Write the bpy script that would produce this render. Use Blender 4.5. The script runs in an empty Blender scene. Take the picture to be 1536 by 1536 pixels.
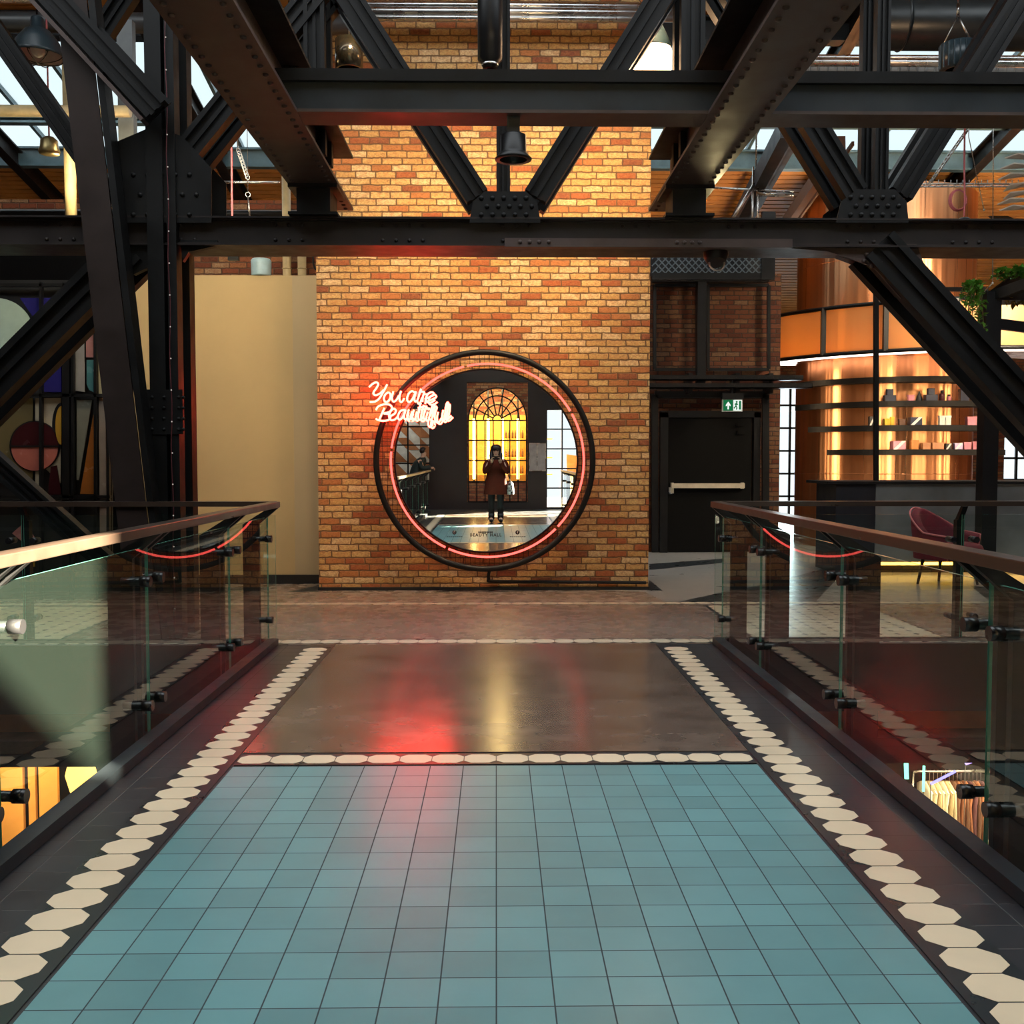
import bpy, math, random
from mathutils import Vector, Matrix
random.seed(7)
SC = bpy.context.scene
COL = SC.collection
PI = math.pi
H = 1.42                      # height of the phone camera above the bridge floor
F = 1560.0                    # focal length for a 1536 frame
YAW = math.atan(24/F); PITCH = math.atan(78/F)
_f = Vector((math.sin(YAW)*math.cos(PITCH), math.cos(YAW)*math.cos(PITCH), -math.sin(PITCH)))
_r = Vector((math.cos(YAW), -math.sin(YAW), 0))
_u = _r.cross(_f)
def ray(px, py): return _f*F + _r*(px-768) - _u*(py-768)
def at(px, py, Y):            # survey point of the photo at distance Y
    d = ray(px, py); t = Y/d.y
    return Vector((d.x*t, Y, H + d.z*t))
def X(px, Y): return at(px, 690, Y).x
def Z(py, Y, px=744): return at(px, py, Y).z
def V(*a): return Vector(a)

# ------------------------------------------------------------------ materials
MATS = {}
def nt(name):
    m = bpy.data.materials.new(name); m.use_nodes = True
    m.node_tree.nodes.clear()
    n = m.node_tree.nodes; l = m.node_tree.links
    out = n.new('ShaderNodeOutputMaterial')
    MATS[name] = m
    return m, n, l, out
def principled(n, l, out, col, rough=.5, metal=0, spec=.5):
    p = n.new('ShaderNodeBsdfPrincipled')
    p.inputs['Base Color'].default_value = (*col, 1)
    p.inputs['Roughness'].default_value = rough
    p.inputs['Metallic'].default_value = metal
    p.inputs['Specular IOR Level'].default_value = spec
    l.new(p.outputs[0], out.inputs[0])
    return p
def math_n(n, l, op, a, b=None, c=None):
    m = n.new('ShaderNodeMath'); m.operation = op
    for i, v in enumerate((a, b, c)):
        if v is None: continue
        if isinstance(v, (int, float)): m.inputs[i].default_value = v
        else: l.new(v, m.inputs[i])
    return m.outputs[0]
def ramp(n, l, fac, stops, interp='LINEAR'):
    r = n.new('ShaderNodeValToRGB'); r.color_ramp.interpolation = interp
    e = r.color_ramp.elements
    while len(e) < len(stops): e.new(0.5)
    for k, (p, c) in enumerate(stops):
        e[k].position = p; e[k].color = (*c, 1)
    l.new(fac, r.inputs[0])
    return r.outputs[0]
def mixc(n, l, fac, a, b, mode='MIX'):
    m = n.new('ShaderNodeMix'); m.data_type = 'RGBA'; m.blend_type = mode
    for sock, v in ((m.inputs[0], fac), (m.inputs[6], a), (m.inputs[7], b)):
        if isinstance(v, (int, float)): sock.default_value = v
        elif isinstance(v, tuple): sock.default_value = (*v, 1)
        else: l.new(v, sock)
    return m.outputs[2]
def pos(n):
    return n.new('ShaderNodeNewGeometry').outputs['Position']
def noise(n, l, vec, scale, detail=3, rough=.55):
    t = n.new('ShaderNodeTexNoise'); t.inputs['Scale'].default_value = scale
    t.inputs['Detail'].default_value = detail; t.inputs['Roughness'].default_value = rough
    if vec is not None: l.new(vec, t.inputs['Vector'])
    return t.outputs['Fac']
def scaled(n, l, vec, s):
    m = n.new('ShaderNodeMapping'); m.inputs['Scale'].default_value = s
    l.new(vec, m.inputs['Vector']); return m.outputs[0]
def bump(n, l, p, h, strength=.3, dist=.01):
    b = n.new('ShaderNodeBump'); b.inputs['Strength'].default_value = strength
    b.inputs['Distance'].default_value = dist
    l.new(h, b.inputs['Height']); l.new(b.outputs[0], p.inputs['Normal'])

def plain(name, col, rough=.5, metal=0, spec=.5, vary=.18, scale=6):
    m, n, l, out = nt(name)
    p = principled(n, l, out, col, rough, metal, spec)
    tc = n.new('ShaderNodeTexCoord').outputs['Object']
    f = noise(n, l, tc, scale, 4)
    lo = tuple(c*(1-vary) for c in col); hi = tuple(min(1, c*(1+vary)) for c in col)
    l.new(ramp(n, l, f, [(.3, lo), (.7, hi)]), p.inputs['Base Color'])
    l.new(ramp(n, l, f, [(.3, (rough*.85,)*3), (.7, (min(1, rough*1.15),)*3)]), p.inputs['Roughness'])
    return m
def emit(name, col, strength):
    m, n, l, out = nt(name)
    e = n.new('ShaderNodeEmission'); e.inputs[0].default_value = (*col, 1); e.inputs[1].default_value = strength
    l.new(e.outputs[0], out.inputs[0]); return m
def brick(name, cols, mortar, dirt=.5, course=.0715, length=.215):
    m, n, l, out = nt(name)
    p = principled(n, l, out, (.4, .2, .1), .85, 0, .25)
    P = pos(n); sx = n.new('ShaderNodeSeparateXYZ'); l.new(P, sx.inputs[0])
    nz = noise(n, l, P, 14, 2)
    wob = math_n(n, l, 'MULTIPLY', math_n(n, l, 'SUBTRACT', nz, .5), .022)
    u = math_n(n, l, 'ADD', math_n(n, l, 'ADD', sx.outputs[0], sx.outputs[1]), wob)
    v = math_n(n, l, 'ADD', sx.outputs[2], wob)
    rv = math_n(n, l, 'DIVIDE', v, course)
    row = math_n(n, l, 'FLOOR', rv)
    w1 = n.new('ShaderNodeTexWhiteNoise'); w1.noise_dimensions = '1D'; l.new(row, w1.inputs['W'])
    off = math_n(n, l, 'ADD', math_n(n, l, 'MULTIPLY', row, .5), math_n(n, l, 'MULTIPLY', w1.outputs[0], .35))
    cu = math_n(n, l, 'ADD', math_n(n, l, 'DIVIDE', u, length), off)
    colm = math_n(n, l, 'FLOOR', cu)
    cmb = n.new('ShaderNodeCombineXYZ'); l.new(row, cmb.inputs[0]); l.new(colm, cmb.inputs[1])
    w2 = n.new('ShaderNodeTexWhiteNoise'); w2.noise_dimensions = '3D'; l.new(cmb.outputs[0], w2.inputs['Vector'])
    fu = math_n(n, l, 'FRACT', cu); fv = math_n(n, l, 'FRACT', rv)
    def edge(fr, w):   # 1 inside the brick, 0 in the joint
        a = math_n(n, l, 'SUBTRACT', .5, math_n(n, l, 'ABSOLUTE', math_n(n, l, 'SUBTRACT', fr, .5)))
        mr = n.new('ShaderNodeMapRange'); mr.inputs[1].default_value = w*.6; mr.inputs[2].default_value = w*1.4
        l.new(a, mr.inputs[0]); return mr.outputs[0]
    inside = math_n(n, l, 'MULTIPLY', edge(fu, .034), edge(fv, .10))
    base = ramp(n, l, w2.outputs[0], cols, 'CONSTANT')
    hs = noise(n, l, P, 22, 4, .7)
    base = mixc(n, l, ramp(n, l, hs, [(.40, (0,)*3), (.60, (1,)*3)]), base, mixc(n, l, .5, base, cols[2][1]))
    hs2 = noise(n, l, scaled(n, l, P, (1, 1, 2)), 55, 4, .7)
    base = mixc(n, l, ramp(n, l, hs2, [(.46, (0,)*3), (.66, (dirt,)*3)]), base, (.13, .04, .02))
    col = mixc(n, l, inside, mortar, base)
    l.new(col, p.inputs['Base Color'])
    h = math_n(n, l, 'ADD', inside, math_n(n, l, 'MULTIPLY', hs, .5))
    bump(n, l, p, h, .7, .012)
    return m

# ------------------------------------------------------------------ mesh builder
class MB:
    def __init__(s): s.v = []; s.f = []; s.m = []; s.s = []
    def add(s, vs, fs, smooth=False, mi=0):
        b = len(s.v); s.v += [Vector(v) for v in vs]
        for q in fs: s.f.append(tuple(b+i for i in q)); s.m.append(mi); s.s.append(smooth)
        return s
    def box(s, x0, x1, y0, y1, z0, z1, mi=0):
        if x0 > x1: x0, x1 = x1, x0
        if y0 > y1: y0, y1 = y1, y0
        if z0 > z1: z0, z1 = z1, z0
        vs = [(x, y, z) for x in (x0, x1) for y in (y0, y1) for z in (z0, z1)]
        return s.add(vs, [(0,1,3,2), (4,6,7,5), (0,4,5,1), (2,3,7,6), (0,2,6,4), (1,5,7,3)], False, mi)
    def bar(s, p, q, w, d, up=(0, 1, 0), mi=0, so=0, uo=0):
        # box from p to q; d is its size along up, w across; so/uo shift across / along up
        p = Vector(p); q = Vector(q); a = (q-p).normalized(); up = Vector(up)
        side = up.cross(a)
        if side.length < 1e-5: side = Vector((1, 0, 0)).cross(a)
        side.normalize(); up = a.cross(side).normalized()
        p = p + side*so + up*uo; q = q + side*so + up*uo
        vs = [o + side*(i*w/2) + up*(j*d/2) for o in (p, q) for i in (-1, 1) for j in (-1, 1)]
        return s.add(vs, [(0,1,3,2), (4,6,7,5), (0,4,5,1), (2,3,7,6), (0,2,6,4), (1,5,7,3)], False, mi)
    def section(s, p, q, w, d, up=(0, 1, 0)):
        # built-up strut: two flats and a recessed web
        s.bar(p, q, w*.2, d, up, so=-w*.4); s.bar(p, q, w*.2, d, up, so=w*.4)
        s.bar(p, q, w*.62, d*.35, up); s.bar(p, q, w*.16, d*.7, up)
        return s
    def ibeam(s, p, q, w, h, t=.02, tf=.025, up=(0, 0, 1)):
        s.bar(p, q, t, h, up); s.bar(p, q, w, tf, up, uo=-h/2+tf/2); s.bar(p, q, w, tf, up, uo=h/2-tf/2)
        return s
    def prism(s, poly, d, mi=0, smooth=False):
        # poly: coplanar points; d: extrusion vector
        n = len(poly); d = Vector(d); vs = [Vector(p) for p in poly] + [Vector(p)+d for p in poly]
        nrm = Vector((0, 0, 0))
        for i in range(n): nrm += Vector(poly[i]).cross(Vector(poly[(i+1) % n]))
        fs = [tuple(range(n)), tuple(range(2*n-1, n-1, -1))]
        sides = [(i, i+n, (i+1) % n+n, (i+1) % n) for i in range(n)]
        if nrm.dot(d) > 0: fs = [tuple(reversed(f)) for f in fs]; sides = [tuple(reversed(f)) for f in sides]
        b = len(s.v); s.add(vs, fs, False, mi)
        for q in sides: s.f.append(tuple(b+i for i in q)); s.m.append(mi); s.s.append(smooth)
        return s
    def tube(s, pts, r, n=8, closed=False, mi=0, caps=True):
        pts = [Vector(p) for p in pts]; k = len(pts)
        rs = r if isinstance(r, (list, tuple)) else [r]*k
        vs = []; N = None
        for i, p in enumerate(pts):
            a = pts[(i-1) % k] if (closed or i > 0) else p
            b = pts[(i+1) % k] if (closed or i < k-1) else p
            t = (b-a)
            if t.length < 1e-9: t = Vector((0, 0, 1))
            t.normalize()
            if N is None:
                N = t.orthogonal().normalized()
            else:
                N = (N - t*N.dot(t))
                N = N.normalized() if N.length > 1e-6 else t.orthogonal().normalized()
            B = t.cross(N)
            for j in range(n):
                an = 2*PI*j/n; vs.append(p + (N*math.cos(an) + B*math.sin(an))*rs[i])
        fs = []
        for i in range(k if closed else k-1):
            i2 = (i+1) % k
            for j in range(n): fs.append((i*n+j, i*n+(j+1) % n, i2*n+(j+1) % n, i2*n+j))
        b = len(s.v); s.add(vs, fs, True, mi)
        if caps and not closed:
            s.f.append(tuple(b+j for j in reversed(range(n)))); s.m.append(mi); s.s.append(False)
            s.f.append(tuple(b+(k-1)*n+j for j in range(n))); s.m.append(mi); s.s.append(False)
        return s
    def cyl(s, p, q, r, n=20, mi=0): return s.tube([p, q], r, n, mi=mi)
    def lathe(s, c, prof, n=24, axis=(0, 0, 1), mi=0, a0=0, a1=2*PI):
        c = Vector(c); ax = Vector(axis).normalized(); N = ax.orthogonal().normalized()
        if abs(ax.z) > .99: N = Vector((1, 0, 0))
        B = ax.cross(N); k = len(prof); full = abs(a1-a0-2*PI) < 1e-6; m_ = n if full else n+1; vs = []
        for j in range(m_):
            an = a0+(a1-a0)*j/n; d = N*math.cos(an)+B*math.sin(an)
            for r, h in prof: vs.append(c + d*r + ax*h)
        fs = []
        for j in range(n):
            j2 = (j+1) % m_
            for i in range(k-1): fs.append((j*k+i, j2*k+i, j2*k+i+1, j*k+i+1))
        return s.add(vs, fs, True, mi)
    def ball(s, c, r, sc=(1, 1, 1), n=12, mi=0):
        prof = [(max(1e-4, math.sin(PI*i/8)), -math.cos(PI*i/8)) for i in range(9)]
        b = len(s.v); s.lathe((0, 0, 0), prof, n, mi=mi)
        for i in range(b, len(s.v)):
            v = s.v[i]; s.v[i] = Vector(c)+Vector((v.x*r*sc[0], v.y*r*sc[1], v.z*r*sc[2]))
        return s
    def rivet(s, c, r, nrm=(0, -1, 0)):
        s.lathe(c, [(r, 0), (r*.9, r*.45), (r*.5, r*.72), (1e-4, r*.8)], 8, nrm); return s
    def build(s, name, mats, parent=None, bevel=0):
        me = bpy.data.meshes.new(name)
        if not isinstance(mats, (list, tuple)): mats = [mats]
        if parent is not None:
            root = parent
            while root.parent is not None: root = root.parent
            o0 = root.location.copy()
        else:
            xs = [v.x for v in s.v]; ys = [v.y for v in s.v]; zs = [v.z for v in s.v]
            o0 = Vector(((min(xs)+max(xs))/2, (min(ys)+max(ys))/2, min(zs)))
        me.from_pydata([v-o0 for v in s.v], [], s.f)
        for m in mats: me.materials.append(m)
        me.polygons.foreach_set('material_index', s.m)
        me.polygons.foreach_set('use_smooth', s.s)
        me.update()
        o = bpy.data.objects.new(name, me); COL.objects.link(o)
        if parent is not None: o.parent = parent
        else: o.location = o0
        if bevel:
            b = o.modifiers.new('edge', 'BEVEL'); b.width = bevel; b.segments = 2; b.limit_method = 'ANGLE'
        return o
def tag(o, label, cat, group=None):
    o['label'] = label; o['category'] = cat
    if group: o['group'] = group
    return o
def thing(name, loc, label, cat, group=None):
    o = bpy.data.objects.new(name, None); COL.objects.link(o); o.location = loc; o.empty_display_size = .1
    return tag(o, label, cat, group)
def struct(o): o['kind'] = 'structure'; return o
def kids(o): return [c for c in COL.objects if c.parent == o]
def dup(root, loc, label=None, rotz=None):
    r = root.copy(); COL.objects.link(r); r.location = loc
    if rotz is not None: r.rotation_euler = (0, 0, rotz)
    if label: r['label'] = label
    for ch in kids(root):
        c = ch.copy(); COL.objects.link(c); c.parent = r
        for g in kids(ch):
            d = g.copy(); COL.objects.link(d); d.parent = c
    return r
def smooth_path(pts, sub=5, closed=False):
    pts = [Vector(p) for p in pts]; n = len(pts); out = []
    rng = range(n if closed else n-1)
    for i in rng:
        p0 = pts[(i-1) % n] if (closed or i > 0) else pts[i]
        p1 = pts[i]; p2 = pts[(i+1) % n]
        p3 = pts[(i+2) % n] if (closed or i+2 < n) else p2
        for k in range(sub):
            t = k/sub
            out.append(.5*((2*p1) + (p2-p0)*t + (2*p0-5*p1+4*p2-p3)*t*t + (3*p1-p0-3*p2+p3)*t**3))
    if not closed: out.append(pts[-1])
    return out
def lamp(kind, name, loc, power, col=(1, 1, 1), size=.1, size_y=None, look=None, spot=None, blend=.5):
    d = bpy.data.lights.new(name, kind); d.energy = power; d.color = col
    if kind == 'AREA':
        d.shape = 'RECTANGLE'; d.size = size; d.size_y = size_y or size
    elif kind in ('POINT', 'SPOT'): d.shadow_soft_size = size
    if kind == 'SPOT': d.spot_size = math.radians(spot or 60); d.spot_blend = blend
    o = bpy.data.objects.new(name, d); COL.objects.link(o); o.location = loc
    if look is not None:
        o.rotation_euler = (Vector(look)-Vector(loc)).to_track_quat('-Z', 'Y').to_euler()
    return o

# ---- the palette
STEEL = plain('black_steel_paint', (.0055, .0056, .0057), .5, 0, .2)
STEELB = plain('skylit_steel', (.016, .022, .027), .45, 0, .35)  # black steel with the blue skylight reflection put into its colour
STEELR = plain('floor_bounce_steel', (.055, .037, .032), .5, 0, .35)  # black steel with the warm floor bounce put into its colour
STEELW = plain('dull_brown_black_steel', (.014, .010, .009), .5, 0, .3)
BLACK = plain('satin_black', (.006, .006, .0065), .42, 0, .3)
CREAMW = plain('cream_plaster', (.56, .42, .22), .9, 0, .2, .06, 1.2)
SKIRT = plain('skirting_black', (.012, .012, .013), .5)
BRICKCOLS = [(0, (.66, .40, .14)), (.24, (.74, .49, .20)), (.42, (.50, .19, .065)), (.54, (.70, .43, .16)), (.70, (.40, .11, .04)), (.79, (.80, .58, .30)), (.95, (.26, .08, .04))]
BRICK = brick('old_yellow_brick', BRICKCOLS, (.20, .11, .055))
REDCOLS = [(0, (.36, .13, .06)), (.25, (.44, .24, .11)), (.45, (.30, .09, .045)), (.62, (.42, .18, .08)), (.75, (.20, .06, .035)), (.88, (.50, .32, .18)), (.95, (.14, .05, .03))]
BRICKR = brick('old_red_brick', REDCOLS, (.16, .09, .06))
BRICKD = brick('shaded_red_brick', [(p, tuple(c*.34 for c in col)) for p, col in REDCOLS], (.05, .03, .022))  # the red brick darkened, shade put into its colour
PIPEC = plain('cream_pipe_paint', (.62, .50, .28), .45)
SILVER = plain('galvanised_metal', (.62, .62, .60), .28, 1)
RAILM = plain('bronzed_handrail', (.040, .026, .019), .32, 0, .35)
WHITEM = plain('white_enamel', (.75, .74, .70), .4)
LAMPB = plain('blue_black_lamp_enamel', (.025, .042, .052), .35)
PINKC = plain('pink_cable', (.62, .16, .18), .5)
SKIN = plain('skin', (.55, .32, .22), .55)

def glass(name, tint, dust):
    m, n, l, out = nt(name)
    tr = n.new('ShaderNodeBsdfTransparent'); tr.inputs[0].default_value = (*tint, 1)
    gl = n.new('ShaderNodeBsdfGlossy'); gl.inputs['Roughness'].default_value = 0.0
    tl = n.new('ShaderNodeBsdfDiffuse'); tl.inputs[0].default_value = (.55, .85, .70, 1)
    fr = n.new('ShaderNodeFresnel'); fr.inputs[0].default_value = 1.75
    m1 = n.new('ShaderNodeMixShader'); m1.inputs[0].default_value = dust
    l.new(tr.outputs[0], m1.inputs[1]); l.new(tl.outputs[0], m1.inputs[2])
    m2 = n.new('ShaderNodeMixShader'); l.new(fr.outputs[0], m2.inputs[0])
    l.new(m1.outputs[0], m2.inputs[1]); l.new(gl.outputs[0], m2.inputs[2])
    bf = n.new('ShaderNodeNewGeometry').outputs['Backfacing']
    tr2 = n.new('ShaderNodeBsdfTransparent')
    m3 = n.new('ShaderNodeMixShader'); l.new(bf, m3.inputs[0])
    l.new(m2.outputs[0], m3.inputs[1]); l.new(tr2.outputs[0], m3.inputs[2])
    l.new(m3.outputs[0], out.inputs[0]); return m
GLASS = glass('clear_toughened_glass', (.90, .965, .93), .006)
PANE = glass('window_glass', (.95, .97, .97), .01)
def frosted(name, tr):
    m, n, l, out = nt(name)
    t = n.new('ShaderNodeBsdfTranslucent'); t.inputs[0].default_value = (tr*.86, tr*1.02, tr*1.22, 1)
    l.new(t.outputs[0], out.inputs[0]); return m
FROST = frosted('frosted_roof_panel', .008); FROSTB = frosted('bright_roof_panel', .20)
GEDGE = plain('green_glass_edge', (.10, .34, .25), .15)

def copper(name, col, rough):
    m, n, l, out = nt(name)
    p = principled(n, l, out, col, rough, 1)
    P = pos(n)
    s1 = noise(n, l, scaled(n, l, P, (30, 30, .12)), 1, 3, .6)
    s2 = noise(n, l, scaled(n, l, P, (4.5, 4.5, .05)), 1, 2, .5)
    l.new(ramp(n, l, s2, [(.3, tuple(c*.8 for c in col)), (.7, tuple(min(1, c*1.15) for c in col))]), p.inputs['Base Color'])
    l.new(ramp(n, l, s1, [(.3, (rough*.88,)*3), (.7, (rough*1.15,)*3)]), p.inputs['Roughness'])
    h = math_n(n, l, 'ADD', math_n(n, l, 'MULTIPLY', s1, .012), s2)
    bump(n, l, p, h, .55, .06)
    return m
COPPER = copper('brushed_copper', (.93, .42, .20), .30)
def amber():
    m, n, l, out = nt('amber_copper_panel')
    p = n.new('ShaderNodeBsdfPrincipled'); p.inputs['Base Color'].default_value = (.82, .46, .20, 1)
    p.inputs['Roughness'].default_value = .35
    t = n.new('ShaderNodeBsdfTranslucent'); t.inputs[0].default_value = (.95, .56, .22, 1)
    mx = n.new('ShaderNodeMixShader'); mx.inputs[0].default_value = .55
    l.new(p.outputs[0], mx.inputs[1]); l.new(t.outputs[0], mx.inputs[2]); l.new(mx.outputs[0], out.inputs[0])
    return m
AMBER = amber()

def floor_concrete(name, c0, c1, rough, lo=.28, hi=.70):
    m, n, l, out = nt(name)
    p = principled(n, l, out, c0, rough, 0, .6)
    P = pos(n)
    a = noise(n, l, scaled(n, l, P, (1, 1.15, 1)), 1.5, 6, .62)
    b = noise(n, l, scaled(n, l, P, (1, 1.2, 1)), 4.5, 4, .55)
    f = math_n(n, l, 'ADD', math_n(n, l, 'MULTIPLY', a, .7), math_n(n, l, 'MULTIPLY', b, .3))
    l.new(ramp(n, l, f, [(lo, c0), (hi, c1)]), p.inputs['Base Color'])
    l.new(ramp(n, l, b, [(.3, (rough*.9,)*3), (.7, (rough*1.12,)*3)]), p.inputs['Roughness'])
    return m
def floor_tiles(name, col, grout, size, ox, oy, rough, var=.12, gw=.012, hard=.5):
    m, n, l, out = nt(name)
    p = principled(n, l, out, col, rough, 0, hard)
    P = pos(n); sx = n.new('ShaderNodeSeparateXYZ'); l.new(P, sx.inputs[0])
    cu = math_n(n, l, 'DIVIDE', math_n(n, l, 'SUBTRACT', sx.outputs[0], ox), size)
    cv = math_n(n, l, 'DIVIDE', math_n(n, l, 'SUBTRACT', sx.outputs[1], oy), size)
    def e(c):
        fr = math_n(n, l, 'FRACT', c)
        a = math_n(n, l, 'SUBTRACT', .5, math_n(n, l, 'ABSOLUTE', math_n(n, l, 'SUBTRACT', fr, .5)))
        mr = n.new('ShaderNodeMapRange'); mr.inputs[1].default_value = gw*.8; mr.inputs[2].default_value = gw*1.5
        l.new(a, mr.inputs[0]); return mr.outputs[0]
    ins = math_n(n, l, 'MULTIPLY', e(cu), e(cv))
    cm = n.new('ShaderNodeCombineXYZ'); l.new(math_n(n, l, 'FLOOR', cu), cm.inputs[0]); l.new(math_n(n, l, 'FLOOR', cv), cm.inputs[1])
    w = n.new('ShaderNodeTexWhiteNoise'); l.new(cm.outputs[0], w.inputs['Vector'])
    cl = noise(n, l, P, 5, 5, .6)
    f = math_n(n, l, 'ADD', math_n(n, l, 'MULTIPLY', w.outputs[0], .5), math_n(n, l, 'MULTIPLY', cl, .5))
    base = ramp(n, l, f, [(.25, tuple(c*(1-var) for c in col)), (.75, tuple(c*(1+var) for c in col))])
    l.new(mixc(n, l, ins, grout, base), p.inputs['Base Color'])
    rr = n.new('ShaderNodeMapRange'); rr.inputs[3].default_value = .8; rr.inputs[4].default_value = rough
    l.new(ins, rr.inputs[0]); l.new(rr.outputs[0], p.inputs['Roughness'])
    h = math_n(n, l, 'ADD', ins, math_n(n, l, 'MULTIPLY', cl, .10))
    bump(n, l, p, h, .25, .004)
    return m
TS = .1527
BLUE = floor_tiles('turquoise_cement_tile', (.140, .310, .325), (.03, .04, .045), TS, -8*TS, 4.775-40*TS, .30)
DARKT = floor_tiles('charcoal_tile', (.030, .031, .036), (.075, .07, .065), TS, 1.455-20*TS, 4.775-80*TS, .34, .15, .009)
BROWN = floor_concrete('brown_polished_concrete', (.075, .052, .042), (.20, .148, .115), .19, .33, .66)
BEIGE = floor_concrete('beige_polished_concrete', (.22, .165, .13), (.29, .225, .18), .27)
GREYC = floor_concrete('pale_grey_concrete', (.28, .27, .25), (.35, .335, .31), .30)
SLATE = plain('slate_inlay', (.025, .03, .034), .3)
OCT = plain('cream_octagon_tile', (.82, .66, .46), .34, 0, .5, .06, 3)
OCTW = plain('ivory_octagon_tile', (.70, .62, .46), .34, 0, .5, .06, 3)
# ================================================================== THE SETTING
def g(px, py, z=0.0):
    d = ray(px, py); t = (z-H)/d.z
    return V(d.x*t, d.y*t, z)
YE = 7.98                                  # edge of the landing over the void
struct(MB().box(-11, 14, YE, 10.33, -.45, 0).build('floor', BEIGE))
struct(MB().box(-11, 14, 10.33, 24.6, -.45, 0).build('floor', GREYC))
struct(MB().box(-1.80, 1.80, -6, YE, -.34, -.004).build('floor', DARKT))
struct(MB().box(-11, -1.80, -6, -4.9, -.34, -.004).build('floor', DARKT))
struct(MB().box(1.80, 14, -6, -4.9, -.34, -.004).build('floor', DARKT))
def sheet(name, polys, mat, z0=-.004, z1=.0):
    b = MB()
    for p in polys: b.prism([V(x, y, z0) for x, y in p], (0, 0, z1-z0))
    return struct(b.build(name, mat))
def rect(x0, x1, y0, y1): return [(x0, y0), (x1, y0), (x1, y1), (x0, y1)]
BW = 8*TS                                   # half width of the blue field
sheet('floor_tile_field', [rect(-BW, BW, 4.775-28*TS, 4.775)], BLUE)
sheet('floor_panel', [rect(-BW-.01, BW+.01, 5.005, YE)], BROWN)
sheet('floor_panel', [rect(-BW-.01, BW+.01, -3.4, 4.775-28*TS-.2)], BROWN)
def octo(cx, cy, hw, hd, cw, cd):
    return [(cx-hw+cw, cy-hd), (cx+hw-cw, cy-hd), (cx+hw, cy-hd+cd), (cx+hw, cy+hd-cd), (cx+hw-cw, cy+hd), (cx-hw+cw, cy+hd), (cx-hw, cy+hd-cd), (cx-hw, cy-hd+cd)]
for sgn in (-1, 1):
    sheet('floor_strip', [rect(sgn*1.347-.112, sgn*1.347+.112, -3.4, YE)], SLATE, -.004, .0003)
    polys = []
    y = 4.775+TS/2-54*TS
    while y < YE-.08:
        polys.append(octo(sgn*1.357, y, .088, .0735, .046, .044)); y += TS
    sheet('floor_border', polys, OCT, -.003, .0012)
def row(name, x0, x1, cy, hd, mat, hw=.0745):
    sheet('floor_strip', [rect(x0, x1, cy-hd-.022, cy+hd+.022)], SLATE, -.004, .0004)
    n = int(round((x1-x0)/TS)); polys = []
    for k in range(n):
        polys.append(octo(x0+(k+.5)*TS, cy, hw, hd, .032, .034))
    sheet(name, polys, mat, -.003, .0013)
row('floor_border', -BW, BW, 4.888, .068, OCT)
row('floor_border', -BW, BW, 4.775-28*TS-.11, .068, OCT)
row('floor_border', -70*TS, 88*TS, 8.10, .078, OCTW)
row('floor_border', -70*TS, 88*TS, 10.25, .070, OCTW)
def carpet(x0, nx):
    y0, ny = 8.235, 12; polys = []
    sheet('floor_strip', [rect(x0-.03, x0+nx*TS+.03, y0-.03, y0+ny*TS+.03)], SLATE, -.004, .0004)
    for i in range(nx):
        for j in range(ny):
            polys.append(octo(x0+(i+.5)*TS, y0+(j+.5)*TS, .0745, .0745, .03, .03))
    sheet('floor_border', polys, OCTW, -.003, .0013)
carpet(2.06, 10); carpet(-5.6, 14)
def gp(*pts): return [(g(a, b).x, g(a, b).y) for a, b in pts]
sheet('floor_inlay', [rect(-11, 1.05, 10.34, 12.0), [(1.05, 10.34), (g(1004, 906).x, g(1004, 906).y), (g(968, 888).x, g(968, 888).y), (1.05, 11.3)]], BEIGE, -.004, .0006)
sheet('floor_inlay', [gp((1004, 906), (1220, 906), (1262, 862), (1262, 846), (1150, 876), (1085, 888)),
                      gp((974, 855), (974, 846), (1085, 838), (1085, 844)),
                      gp((970, 886), (994, 886), (974, 870)),
                      gp((1455, 878), (1536, 886), (1536, 902), (1482, 900)),
                      gp((430, 888), (478, 888), (478, 878))], SLATE, -.004, .0009)
# edge of the landing and of the bridge over the void
struct(MB().box(-11, -1.92, YE-.03, YE, -.53, -.001).box(1.92, 14, YE-.03, YE, -.53, -.001).build('trim_1', STEELW))
SOFFITLIT = plain('orange_lit_soffit', (.42, .17, .07), .6)  # orange light on the soffit band, put into the colour
struct(MB().box(-11, -1.92, YE+.25, YE+.3, -.74, -.45).box(1.92, 14, YE+.25, YE+.3, -.74, -.45).build('trim_2', SOFFITLIT))
struct(MB().box(-11, -1.92, YE-.03, YE+.4, -.94, -.74).box(1.92, 14, YE-.03, YE+.4, -.94, -.74).build('trim_3', STEELW))
struct(MB().box(-11, 14, YE+.4, 24.6, -1.0, -.90).build('ceiling', BLACK))
struct(MB().box(-1.81, -1.80, -4.9, YE, -.5, .004).box(1.80, 1.81, -4.9, YE, -.5, .004).build('trim_4', STEELB))
struct(MB().box(-11, 14, -6, 24.6, -4.4, -4.2).build('floor', floor_concrete('dark_lower_floor', (.04, .035, .03), (.07, .06, .05), .4)))
struct(MB().box(-11, 14, 11.2, 11.4, -4.2, -1.05).build('wall_lower', plain('lower_shop_wall', (.03, .022, .018), .8)))
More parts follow.
